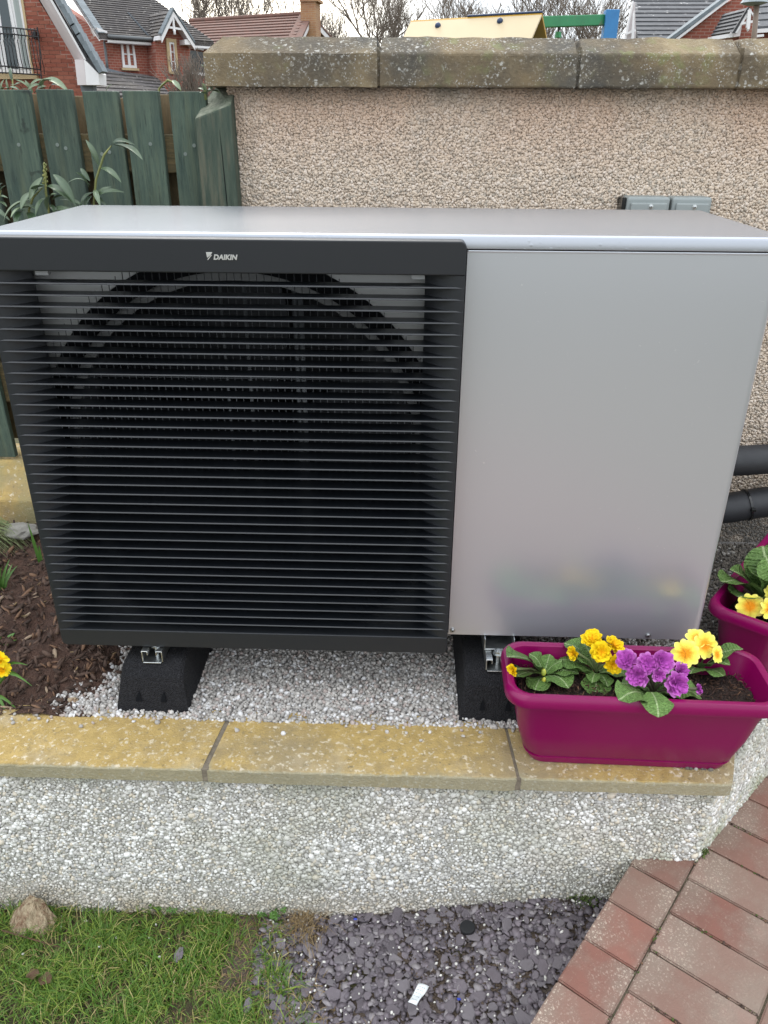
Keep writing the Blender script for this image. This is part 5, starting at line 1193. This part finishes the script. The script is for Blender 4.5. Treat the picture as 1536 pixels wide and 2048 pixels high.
# overhanging verge: soffit, fascia, verge tiles, roof slab, boxed eave end
Yf = YA_-.42
sfp = [at(76-61*.9, -100, YA_), at(149, 119, YA_), at(167.5, 119, Yf), at(101-58*.9, -100, Yf)]
mb = MB(); mb.add(sfp + [p + Vector((.05, 0, .06)) for p in sfp], [(0, 1, 2, 3), (7, 6, 5, 4), (0, 4, 5, 1), (1, 5, 6, 2), (2, 6, 7, 3), (3, 7, 4, 0)]); mb.build('soffit', mt['soffit'], ha)
pane([(42.5, -100), (168, 118), (172.5, 120), (48, -100)], Yf-.02, .05, mt['upvc'], 'bargeboard', ha)
pane([(48.3, -100), (173, 120), (197, 147), (198, 142), (175, 116), (51.5, -100)], Yf-.0, .10, mt['iron'], 'verge_gap', ha)
for k in range(13):
    t0, t1 = k/13, (k+1)/13 + .006; a0, b0 = 52+147*t0**1, -100+243*t0; a1, b1 = 52+147*t1, -100+243*t1
    pane([(a0-2.5, b0+1), (a1-2, b1+2), (a1+5.2, b1-2.2), (a0+6.5, b0-5)], Yf-.06, .30, mt['verge'], 'verge_tile', ha)
MB().prism(pp([(52, -100), (198, 143), (203, 141), (57, -104)], Yf+.245), (-6.5, 7, 0)).build('roof', mt['tile'], ha)
pane([(149, 119), (168, 119), (172.5, 170), (155, 170)], Yf+.004, .42, mt['soffit'], 'eave_box', ha)
pane([(168, 118), (197, 147.5), (198, 170), (172.7, 170)], Yf-.02, .44, mt['upvc'], 'eave_box', ha)
pane([(160, 170.5), (186, 170.5), (187, 184), (163, 184)], YA_-.2, .2, mt['lead'], 'flashing', ha)

# --- house B: further red brick house with porch gable, turned about 28 degrees
th_ = R(42); uB = Vector((math.cos(th_), math.sin(th_), 0)); vB = Vector((-math.sin(th_), math.cos(th_), 0)); nB = -vB; nG = -uB
PB = at(212, 120, 27.0)
hb = thing('brick_house', 'red brick house with grey tiled roof and small gabled bay with white king post', 'house', Vector((PB.x, PB.y, LZ)))
fr_ = lambda x, y, d=0.0: hitp(x, y, PB + nB*d, nB)              # front plane
gb_ = lambda x, y, d=0.0: hitp(x, y, PB + nG*d, nG)              # gable-end plane
def fpane(px, d, t, m, name, par, fn=fr_, n=nB): return MB().prism([fn(x, y, d) for x, y in px], -n*t).build(name, m, par)
# walls: front, and gable end rising to the left
c0 = fr_(212, 120); eaveZ = fr_(212, 74).z
fpane([(211, 240), (328, 240), (328, 84), (211, 72)], 0, .25, mt['brickwall'], 'wall', hb)
fpane([(211.5, 240), (100, 240), (84, -14), (211.5, 72)], -.002, .25, mt['brickwall'], 'wall', hb, gb_, nG)
fpane([(384, 240), (460, 240), (440, 96), (384, 92)], 0, .25, mt['brickwall'], 'wall', hb)
e_l = fr_(214, 69, .32); e_r = fr_(428, 86, .32)
ridge_dir = (vB*math.cos(R(36)) + Vector((0, 0, 1))*math.sin(R(36))); RL = 6.6
g0 = e_l - uB*.28
e_r = e_l + uB*((e_r-e_l).dot(uB))
t_r = hitp(296, -10, e_l, uB.cross(ridge_dir)); RL = (t_r - e_l).dot(ridge_dir); kx = (e_r - t_r).dot(uB)
roof = MB().prism([g0 - Vector((0, 0, .02)), e_r - Vector((0, 0, .02)), e_r - uB*kx + ridge_dir*RL - Vector((0, 0, .02)), g0 + ridge_dir*RL - Vector((0, 0, .02))], (0, 0, -.12)).build('roof', mt['tile'], hb)
strip('tile_course', g0, e_r, g0 + ridge_dir*RL, e_r - uB*kx + ridge_dir*RL, 20, mt['tile'], roof, .035)
for k in range(20):
    a = g0 + ridge_dir*(RL*k/20) - uB*.02; mb = MB(); mb.prism([a, a + uB*.24, a + uB*.24 + ridge_dir*(RL/20*1.06), a + ridge_dir*(RL/20*1.06)], Vector((0, 0, .05 + .0*k))); mb.build('verge_tile', mt['verge'], roof)
bgd = MB(); bgd.prism([g0 + Vector((0, 0, -.03)), g0 + ridge_dir*RL + Vector((0, 0, -.03)), g0 + ridge_dir*RL + Vector((0, 0, -.19)), g0 + Vector((0, 0, -.19))], uB*.03); bgd.build('bargeboard', mt['upvc'], hb)
sfb = MB(); sfb.prism([g0 + Vector((0, 0, -.13)), e_l + Vector((0, 0, -.13)), e_l + ridge_dir*RL + Vector((0, 0, -.13)), g0 + ridge_dir*RL + Vector((0, 0, -.13))], (0, 0, -.02)); sfb.build('soffit', mt['soffit'], hb)
fpane([(193, 55), (200, 71), (216, 70), (214, 62)], .30, .5, mt['upvc'], 'eave_box', hb)
ge = e_r + uB*.0
fb2 = MB(); fb2.prism([e_l + Vector((0, 0, -.05)), e_l + uB*3.7 + Vector((0, 0, -.05)), e_l + uB*3.7 + Vector((0, 0, -.22)), e_l + Vector((0, 0, -.22))], nB*-.03); fb2.build('fascia', mt['upvc'], hb)
sf2 = MB(); sf2.prism([e_l + Vector((0, 0, -.2)), e_l + uB*3.7 + Vector((0, 0, -.2)), e_l + uB*3.7 - nB*.34 + Vector((0, 0, -.2)), e_l - nB*.34 + Vector((0, 0, -.2))], (0, 0, -.02)); sf2.build('soffit', mt['soffit'], hb)
gt_ = MB(); gt_.tube([e_l + nB*.06 + Vector((0, 0, -.05)), e_l + uB*2.9 + nB*.06 + Vector((0, 0, -.05))], .055, 8); gt_.build('gutter', mt['pipe_grey'], hb, smooth=True)
dp = [fr_(219, 72, .28), fr_(210, 80, .10), fr_(209, 86, .08), fr_(213, 120, .08), fr_(216, 143, .08)]; MB().tube(dp, .04, 8).build('downpipe', mt['pipe_grey'], hb, smooth=True)
window(hb, [fr_(245, 135), fr_(273, 136.5), fr_(266, 82), fr_(240, 80)], mt['upvc'], mt['curtain'], 2, 2, .075, nB)
fpane([(245, 140), (279, 141.5), (278, 136.7), (244, 135.3)], .10, .14, mt['stone_trim'], 'sill', hb)
# projecting gabled bay
dB = .62
wl2 = MB(); bay = [fr_(314, 240, dB), fr_(384, 240, dB), fr_(380, 91, dB), fr_(347, 33, dB), fr_(311, 84, dB)]; wl2.prism(bay, -nB*(dB+.2)); wl2.build('bay_wall', mt['brickwall'], hb)
window(hb, [fr_(341, 142, dB), fr_(353, 143, dB), fr_(348, 85, dB), fr_(337, 84, dB)], mt['upvc'], mt['curtain'], 1, 3, .055, nB)
for q in ([(332, 76), (338, 76), (344, 147), (339, 147)], [(348, 78), (352.5, 78), (358, 148), (353.5, 146)], [(338, 76), (348, 78), (349, 84.5), (338, 83.5)], [(339, 147), (360, 149), (360, 144.5), (341, 142.5)]):
    fpane(q, dB+.07, .08, mt['stone_trim'], 'window_surround', hb)
dv = dB+.38
apx = fr_(346, 20, dv); lfx = fr_(322, 71, dv); rfx = fr_(389, 87, dv)
bk = -nB*4.2
for nm, f_, n_ in (('roof', lfx, 7), ('roof', rfx, 7)):
    rf = MB(); rf.prism([f_, apx, apx + bk, f_ + bk], (0, 0, -.08)); r0 = rf.build(nm, mt['tile'], hb)
    strip('tile_course', f_, f_ + bk, apx, apx + bk, n_, mt['tile'], r0, .035)
    for k in range(7):
        a = f_.lerp(apx, k/7); b_ = f_.lerp(apx, (k+1.08)/7); MB().prism([a + nB*.05, b_ + nB*.05, b_ - nB*.2, a - nB*.2], (0, 0, .07)).build('verge_tile', mt['verge'], r0)
    iw = (apx-f_).normalized(); dn = Vector((0, 0, -1))
    MB().prism([f_ + nB*.02 + dn*.03, apx + nB*.02 + dn*.03, apx + nB*.02 + dn*.18, f_ + nB*.02 + dn*.20], -nB*.04).build('bargeboard', mt['upvc'], hb)
    MB().prism([f_ + dn*.10, apx + dn*.10, apx + dn*.10 - nB*.38, f_ + dn*.10 - nB*.38], dn*.02).build('soffit', mt['soffit'], hb)
fpane([(319, 72), (326, 67), (325.5, 81), (318, 80)], dv-.02, .40, mt['upvc'], 'eave_box', hb)
fpane([(369, 79), (378, 78), (389, 84), (389, 90), (370, 89)], dv-.02, .40, mt['upvc'], 'eave_box', hb)
fpane([(344.5, 30), (348, 30), (351, 62), (347, 62)], dv+.01, .05, mt['upvc'], 'king_post', hb)
fpane([(332, 51), (367, 57), (367, 61), (332, 55.5)], dv-.002, .045, mt['upvc'], 'tie_beam', hb)
c = fr_(349, 64, dv); MB().tube([c + Vector((0, 0, .05)), c, c - Vector((0, 0, .06)), c - Vector((0, 0, .08))], [.05, .035, .045, .02], 10).build('finial', mt['upvc'], hb, smooth=True)
fpane([(255, 25), (257.5, 24), (299, 71), (295, 71)], .40, .04, mt['lead'], 'valley', hb)
fpane([(373, 91), (408, 97), (408, 101), (373, 95)], .25, .1, mt['upvc'], 'fascia', hb)
fpane([(378, 100), (415, 106), (415, 148), (378, 143)], .02, .05, mt['glass'], 'window', hb)
fpane([(380, 142), (415, 147), (415, 153), (380, 148)], .08, .09, mt['upvc'], 'sill', hb)
# lean-to roof in front, seen over the fence
lt = thing('lean_to', 'low brown tiled lean-to roof with lead flashing in front of the far brick house', 'lean-to', fr_(270, 230, 2.0))
p0, p1 = fr_(188, 192, 2.6), fr_(345, 196, 2.6); q0, q1 = fr_(200, 140, .35), fr_(312, 153, .35)
rf = MB().prism([p0, p1, q1, q0], (0, 0, -.12)).build('roof', mt['tile'], lt); strip('tile_course', p0, p1, q0, q1, 7, mt['tile'], rf, .04)
MB().prism([fr_(186, 112, .03), fr_(216, 140, .03), fr_(308, 152, .03), fr_(312, 163, .42), fr_(210, 149, .42), fr_(184, 128, .40)], nB*.02).build('flashing', mt['lead'], lt)
MB().prism([fr_(195, 260, 2.2), fr_(340, 260, 2.2), fr_(338, 200, 2.2), fr_(192, 194, 2.2)], -nB*2.0).build('wall', mt['brickwall'], lt)

# --- house C: low brown pantiled roof with buff gable and chimney
YC = 34.0
hc = thing('bungalow', 'distant brown pantiled roof with buff brick chimney on its gable end', 'house', at(520, 240, YC))
rL, rR = at(380, 44, YC+4), at(613, 30, YC+1.4); eL, eR = at(372, 92, YC+.2), at(586, 84, YC-2.4)
rf = MB().prism([eL, eR, rR, rL], (0, 0, -.15)).build('roof', mt['tile_brown'], hc); strip('tile_course', eL, eR, rL, rR, 9, mt['tile_brown'], rf, .05)
MB().tube([rL + Vector((0, 0, .03)), rR + Vector((0, 0, .03))], .10, 8).build('ridge', mt['tile_brown'], rf)
# gable end facing right
gA = at(589, 86, YC-2.3); gB_ = at(656, 80, YC+3.5); gT = rR + Vector((.02, 0, -.05)); gdir = (gB_-gA)
gn = Vector((gdir.y, -gdir.x, 0)).normalized()
MB().prism([gA + Vector((0, 0, -3)), gB_ + Vector((0, 0, -3)), gB_, gT, gA], -gn*.25).build('gable_wall', mt['brickbuff'], hc)
MB().prism([gA + gn*.2, gT + gn*.2, gT + gn*.2 + Vector((0, 0, -.2)), gA + gn*.2 + Vector((0, 0, -.2))], -gn*.05).build('bargeboard', mt['upvc'], hc)
MB().prism([gB_ + gn*.2, gT + gn*.2, gT + gn*.2 + Vector((0, 0, -.2)), gB_ + gn*.2 + Vector((0, 0, -.2))], -gn*.05).build('bargeboard', mt['upvc'], hc)
MB().prism([gA + gn*.22, gT + gn*.22, gT - gn*.3, gA - gn*.3], (0, 0, .08)).build('verge', mt['tile_brown'], hc)
MB().prism([gB_ + gn*.22, gT + gn*.22, gT - gn*.3, gB_ - gn*.3], (0, 0, .08)).build('verge', mt['tile_brown'], hc)
cc = (at(623, 90, YC+.8)); chim = MB().box(-.30, .30, -.42, .42, -3, at(623, 6, YC+.8).z-cc.z, Matrix.Translation(cc) @ Matrix.Rotation(math.atan2(gdir.y, gdir.x), 4, 'Z') @ Matrix.Rotation(R(90), 4, 'Z')).build('chimney', mt['brickbuff'], hc)
MB().box(-.36, .36, -.48, .48, 0, .10, Matrix.Translation(at(623, 6, YC+.8)) @ Matrix.Rotation(math.atan2(gdir.y, gdir.x)+R(90), 4, 'Z')).build('chimney_cap', mt['brickbuff'], chim)
MB().tube([at(623, 5, YC+.8), at(623, -6, YC+.8)], .13, 10).build('chimney_pot', mt['stone_trim'], chim)
MB().box(-6.5, .0, 0, .2, -3, -.1, Matrix.Translation(at(586, 84, YC-2.1)) @ Matrix.Rotation(math.atan2((eR-eL).y, (eR-eL).x), 4, 'Z')).build('wall', mt['brickbuff'], hc)

# --- houses D and E on the right
YD = 24.0
hd = thing('brick_house', 'red brick house behind the wall with grey roof and steep verge', 'house', at(1380, 240, YD))
p0, p1 = at(1270, 84, YD-.2), at(1322, 84, YD-.2); q0, q1 = at(1262, -40, YD+3.2), at(1520, -40, YD+3.2)
e0_, e1_ = at(1276, 80, YD-.4), at(1420, 80, YD-.4); t0_, t1_ = at(1262, -12, YD+2.6), at(1450, -12, YD+2.6)
rf = MB().prism([e0_, e1_, t1_, t0_], (0, 0, -.1)).build('roof', mt['tile_grey'], hd); strip('tile_course', e0_, e1_, t0_, t1_, 11, mt['tile_grey'], rf, .035)
Yg = YD-.75                                   # brick gable with raking verge, in front of the roof
pane([(1352, 90), (1366, 66), (1478, -10), (1560, -10), (1560, 120), (1352, 120)], Yg, 3.0, mt['brickwall'], 'gable_wall', hd)
pane([(1345, 82), (1462, -8), (1470, -8), (1353, 82)], Yg-.14, .12, mt['upvc'], 'bargeboard', hd)
for k in range(9):
    t = k/9; t2 = (k+1.05)/9; f_ = lambda a: (1334+118*a, 80-88*a)
    (xa, ya), (xb_, yb2) = f_(t), f_(t2); pane([(xa, ya), (xb_, yb2), (xb_+11, yb2), (xa+11, ya)], Yg-.16+.002*(k % 2), .6, mt['verge'], 'verge_tile', hd)
pane([(1247, 90), (1266, 4), (1270, 4), (1272, 90)], YD-.2, .1, mt['soffit'], 'gable_panel', hd)
pane([(1246, 90), (1265, 2), (1268, 2), (1250, 90)], YD-.32, .1, mt['upvc'], 'bargeboard', hd)
pane([(1252, 66), (1271, 57), (1272, 62), (1252, 70)], YD-.34, .06, mt['upvc'], 'tie_beam', hd)
pane([(1262, 90), (1266, 30), (1269, 20), (1268, 90)], YD-.36, .06, mt['upvc'], 'strut', hd)
YE = 21.0
he = thing('brick_house', 'brick house with small gabled porch and white king post behind the lamp post', 'house', at(1490, 240, YE))
a_, b_, c__ = at(1421, 71, YE), at(1468, 64, YE-.5), at(1497, 16, YE+.3); d__ = at(1500, 6, YE+2.0)
for nm, f_, n_ in (('roof', (at(1468, 65, YE-.5)), 5),):
    top_ = at(1498, 15, YE-.5); bkE = at(1424, 72, YE+1.9) - f_
    rf = MB().prism([f_, top_, top_ + bkE*1.1, f_ + bkE], (0, 0, -.06)).build('roof', mt['tile_grey'], he); strip('tile_course', f_, f_ + bkE, top_, top_ + bkE*1.02, 6, mt['tile_grey'], rf, .05)
pane([(1464, 66), (1496, 14), (1500, 14), (1470, 66)], YE-.62, .06, mt['iron'], 'verge', he)
pane([(1469, 66), (1499, 17), (1503, 19), (1474, 66)], YE-.60, .06, mt['upvc'], 'bargeboard', he)
pane([(1500, 17), (1511, 33), (1511, 38), (1499, 21)], YE-.60, .06, mt['upvc'], 'bargeboard', he)
pane([(1496, 20), (1503, 20), (1500, 56), (1493, 55)], YE-.64, .06, mt['upvc'], 'king_post', he)
pane([(1477, 46), (1507, 40), (1507, 45), (1476, 51)], YE-.61, .05, mt['upvc'], 'tie_beam', he)
c = at(1496, 58, YE-.61); MB().tube([c + Vector((0, 0, .03)), c, c - Vector((0, 0, .05))], [.03, .04, .015], 8).build('finial', mt['upvc'], he)
pane([(1424, 73), (1466, 66), (1478, 58), (1480, 72), (1424, 80)], YE-.50, .3, mt['upvc'], 'fascia', he)
pane([(1478, 58), (1493, 46), (1510, 44), (1514, 110), (1478, 110)], YE-.1, 1.5, mt['brickwall'], 'wall', he)
pane([(1470, 60), (1484, 52), (1480, 72), (1468, 74)], YE-.55, .3, mt['soffit'], 'eave_box', he)
e0_, e1_ = at(1514, 56, YE+.2), at(1600, 50, YE+.2); t0_, t1_ = at(1516, -20, YE+3), at(1600, -26, YE+3)
rf = MB().prism([e0_, e1_, t1_, t0_], (0, 0, -.1)).build('roof', mt['tile_grey'], he); strip('tile_course', e0_, e1_, t0_, t1_, 6, mt['tile_grey'], rf, .035)
pane([(1514, 58), (1600, 52), (1600, 60), (1514, 66)], YE+.1, .1, mt['upvc'], 'fascia', he)
pane([(1508, 70), (1528, 68), (1528, 73), (1508, 75)], YE-.3, .1, mt['upvc'], 'sill', he)
pane([(1514, 66), (1600, 60), (1600, 130), (1514, 130)], YE+.4, .2, mt['brickwall'], 'wall', he)
# lamp post
lp = thing('street_lamp', 'brown lamp post with grey flat lamp head in front of the right-hand houses', 'lamp post', at(1503, 260, 13))
MB().tube([at(1500, 260, 13), at(1508, 75, 13), at(1514, 6, 13)], .040, 10).build('post', mt['lamp_post'], lp, smooth=True)
c = at(1509, 3, 13); mb = MB(); mb.tube([c + Vector((0, 0, -.05)), c + Vector((0, 0, -.02)), c + Vector((0, 0, .03)), c + Vector((0, 0, .10)), c + Vector((0, 0, .16))], [.10, .20, .17, .12, .03], 12); mb.build('lamp_head', mt['lamp'], lp, smooth=False)

# --- play equipment next door
YP = 7.4
ph = thing('playhouse', 'cream boarded playhouse roof with blue bolts and an ochre and blue end', 'playhouse', at(950, 300, YP))
pr_ = Vector((.89, -.456, 0)); pb_ = Vector((.456, .89, 0)); tr_ = at(1084.5, 26, YP)
_n = Vector((pb_.x, pb_.y, 0)); L_ = (tr_ - hitp(822, 46, tr_, _n)).length; tl_ = tr_ - pr_*L_; tl_.z = tr_.z
dr = 1.0; drop = Vector((0, 0, -.62))
fl, fr2 = tl_ - pb_*.66 + drop, tr_ - pb_*.66 + drop; bl_, br_ = tl_ + pb_*.66 + drop, tr_ + pb_*.66 + drop
nrm = (fr2-fl).cross(tl_-fl).normalized(); nrm = nrm if nrm.y < 0 else -nrm
MB().prism([fl, fr2, tr_, tl_], -nrm*.02).build('roof_panel', mt['cream_panel'], ph, bevel=.004)
nr2 = Vector((-nrm.x, -nrm.y, nrm.z))
MB().prism([tl_, tr_, br_, bl_], -Vector((pb_.x, pb_.y, .9)).normalized()*.02).build('rear_roof_panel', mt['ochre_paint'], ph)
for px, py in ((876, 52), (1000, 43)):
    c = hitp(px, py, fl, nrm); MB().tube([c - nrm*.01, c+nrm*.012, c+nrm*.026, c+nrm*.033], [.030, .029, .020, .006], 14).build('bolt', mt['navy'], ph, smooth=True)
MB().tube([tl_.lerp(tr_, .45) + Vector((0, 0, .010)), tr_ + Vector((0, 0, .010))], .010, 8).build('ridge_strip', mt['navy'], ph)
off = -pr_*.14
MB().prism([fr2 + off + pb_*.05, tr_ + off - Vector((0, 0, .05)), br_ + off - pb_*.05], -pr_*.02).build('gable_board', mt['blue_paint'], ph)
zb = LZ; wq = [fl + pr_*.14 + pb_*.12, fr2 - pr_*.16 + pb_*.12, bl_ + pr_*.14 - pb_*.12, br_ - pr_*.16 - pb_*.12]
for q in wq: MB().box(q.x-.04, q.x+.04, q.y-.04, q.y+.04, zb, q.z+.08).build('post', mt['blue_paint'], ph)
MB().prism([Vector((wq[0].x, wq[0].y, zb+.3)), Vector((wq[1].x, wq[1].y, zb+.3)), Vector((wq[1].x, wq[1].y, wq[1].z+.03)), Vector((wq[0].x, wq[0].y, wq[0].z+.03))], pb_*.02).build('side_board', mt['cream_panel'], ph)
sw = thing('swing_frame', 'green swing beam fixed to a bright blue post beside the playhouse', 'swing frame', at(1222, 300, 8.2))
ba, bb_ = at(1078, 44.5, 7.75), at(1214, 40, 8.2); dd = (bb_-ba).normalized()
hb_ = .047; MB().prism([ba + Vector((0, -.045, -hb_)), bb_ + Vector((0, -.045, -hb_)), bb_ + Vector((0, -.045, hb_)), ba + Vector((0, -.045, hb_))], (0, .09, 0)).build('beam', mt['green_paint'], sw, bevel=.006)
q = at(1224, 20, 8.15); mb = MB(); mb.box(q.x-.068, q.x+.068, q.y-.06, q.y+.07, LZ, q.z); mb.build('post', mt['blue_paint'], sw, bevel=.006)
hk = at(1118, 52, 7.9); MB().tube([hk + Vector((0, 0, .02)), hk + Vector((0, 0, -.09))], .012, 8).build('hanger', mt['iron'], sw); MB().tube([hk + Vector((0, 0, -.05)), hk + Vector((0, 0, -.10))], [.03, .035], 8).build('hook', mt['green_paint'], sw)

# --- trees: bare winter crowns, one conifer
def bare_tree(label, px, Y, top_py, spread, seed, dens=1.0):
    rd = random.Random(seed); base = at(px, 240, Y); base.z = LZ; H = at(px, top_py, Y).z - LZ
    t = thing('bare_tree', label, 'tree', base); trunk = MB(); tw_ = MB(); lim = MB()
    tp = [base]; d = Vector((rd.uniform(-.05, .05), 0, 1))
    for i in range(6): tp.append(tp[-1] + Vector((rd.uniform(-.08, .08)*H/9, rd.uniform(-.06, .06)*H/9, H*.085)))
    trunk.tube(tp, [H*.020*(1-.07*i) for i in range(7)], 9); trunk.build('trunk', mt['bark'], t, smooth=True)
    def grow(p, d, L, r, lev):
        n = 4; pts = [p]
        for i in range(n):
            d = (d + Vector((rd.gauss(0, .16), rd.gauss(0, .16), rd.gauss(.05, .10)))).normalized(); pts.append(pts[-1] + d*L/n)
        (lim if lev < 2 else tw_).tube(pts, [r*(1-.16*i) for i in range(n+1)], 5 if lev < 2 else 3, cap=False)
        if lev >= 4: return
        kids = (4, 4, 4, 4)[lev] if lev else 4
        for k in range(int(kids*dens+rd.random()*.8)):
            q = pts[rd.randint(1 if lev else 2, n)]; a = rd.uniform(0, 6.283); s = Vector((math.cos(a), math.sin(a), 0)); dd_ = (d*.8 + s*rd.uniform(.45, .95)*spread + Vector((0, 0, .28))).normalized()
            grow(q, dd_, L*rd.uniform(.58, .78), max(r*.58, .010), lev+1)
    for k in range(6):
        a = k*1.05 + rd.uniform(-.3, .3); grow(tp[3 + k % 4], Vector((math.cos(a)*spread*.75, math.sin(a)*spread*.75, 1)).normalized(), H*.30, H*.0085, 0)
    lim.build('limbs', mt['bark'], t, smooth=True); o = tw_.build('twigs', mt['bark'], t, fixn=False)
TR = [(745, 42, -95, .85, 5, 'tall bare tree with upright branches standing against the bright sky right of the chimney'), (520, 44, -60, .85, 8, 'bare tree above the brown pantiled roof left of the chimney'), (412, 46, -55, .8, 12, 'bare tree behind the ridge of the far brick house'),
      (965, 40, -30, .8, 17, 'bare tree rising behind the cream playhouse roof'), (1075, 42, -55, .85, 23, 'bare tree behind the end of the cream playhouse roof and green beam'), (1178, 44, -50, .85, 29, 'bare tree beside the blue post behind the green beam'), (655, 52, -8, .7, 31, 'smaller faint bare tree close behind the buff chimney'), (905, 56, 5, .75, 37, 'thin distant bare tree over the left part of the playhouse roof')]
for px, Y, tpy, sp_, sd_, lab in TR: bare_tree(lab, px, Y, tpy, sp_, sd_)
def leaf_tree(label, px, Y, top_py, wpx, n, m, name='conifer_tree'):
    base = at(px, 240, Y); base.z = LZ; H = at(px, top_py, Y).z - LZ; W_ = (at(px+wpx, 50, Y)-at(px, 50, Y)).length; t = thing(name, label, 'tree', base)
    MB().tube([base, base + Vector((0, 0, H*.5)), base + Vector((0, 0, H*.95))], [H*.025, H*.018, H*.004], 8).build('trunk', mt['bark'], t)
    A = []
    while len(A) < n:
        h = rng.uniform(.25, 1); r_ = W_*(1.0-.5*h)*(.75+.5*abs(math.sin(h*23)))*math.sqrt(rng.random()); a = rng.uniform(0, 6.28)
        q = np.array([r_*math.cos(a), r_*math.sin(a), h*H])
        if noise.noise(Vector(q*1.6)) > -.18: A.append(q + np.array(base))
    A = np.array(A); v, f = stones(A, .07+.08*rng.random(len(A)), (1.2, .5, .25), .3); np_mesh('crown', v, f, m, t, smooth=False)
leaf_tree('dark green conifer between the blue post and the grey roofed house', 1250, 33, 2, 26, 2600, mt['conifer'])
# twiggy hedge below house B's far corner
tg = thing('bare_shrub', 'reddish brown leafless shrub in front of the far brick house by the coping end', 'shrub', at(390, 240, 22))
mb = MB()
for k in range(170):
    a = rng.uniform(352, 420); p = at(a, 205, 22); p.y += rng.uniform(-.4, .4); pts = [p]; d = Vector((rng.normal(0, .3), rng.normal(0, .2), 1)).normalized()
    for i in range(5): d = (d + Vector((rng.normal(0, .22), rng.normal(0, .2), .05))).normalized(); pts.append(pts[-1] + d*rng.uniform(.14, .30))
    mb.tube(pts, [.012, .011, .009, .007, .006, .004], 3, cap=False)
mb.build('twigs', mt['bark'], tg, fixn=False)

for o in bpy.data.objects:
    k = o.name.split('.')[0]
    g = {'bare_tree': 'bare winter trees beyond the wall', 'brick_house': 'red brick houses beyond the wall', 'planter_box': 'magenta planter troughs', 'lagged_pipe': 'lagged pipes behind the heat pump', 'leafy_shrub': 'long-leaved shrubs along the fence', 'plastic_scrap': 'plastic scraps on the slate', 'dead_leaf': 'dead leaves on the lawn', 'moss_clump': 'moss clumps at the wall foot', 'bulb_plant': 'bulb plants in the soil bed', 'clover_plant': 'low weeds on the lawn edge'}.get(k)
    if k == 'slate_chip' and o.parent is None: g = 'stray slate chips on the lawn'
    if g and o.parent is None and o.get('category'): o['group'] = g
# stray top-level helpers never remain: everything above is parented or tagged
for o in list(bpy.data.objects):
    if o.type == 'MESH' and o.users_collection == (): bpy.data.objects.remove(o)
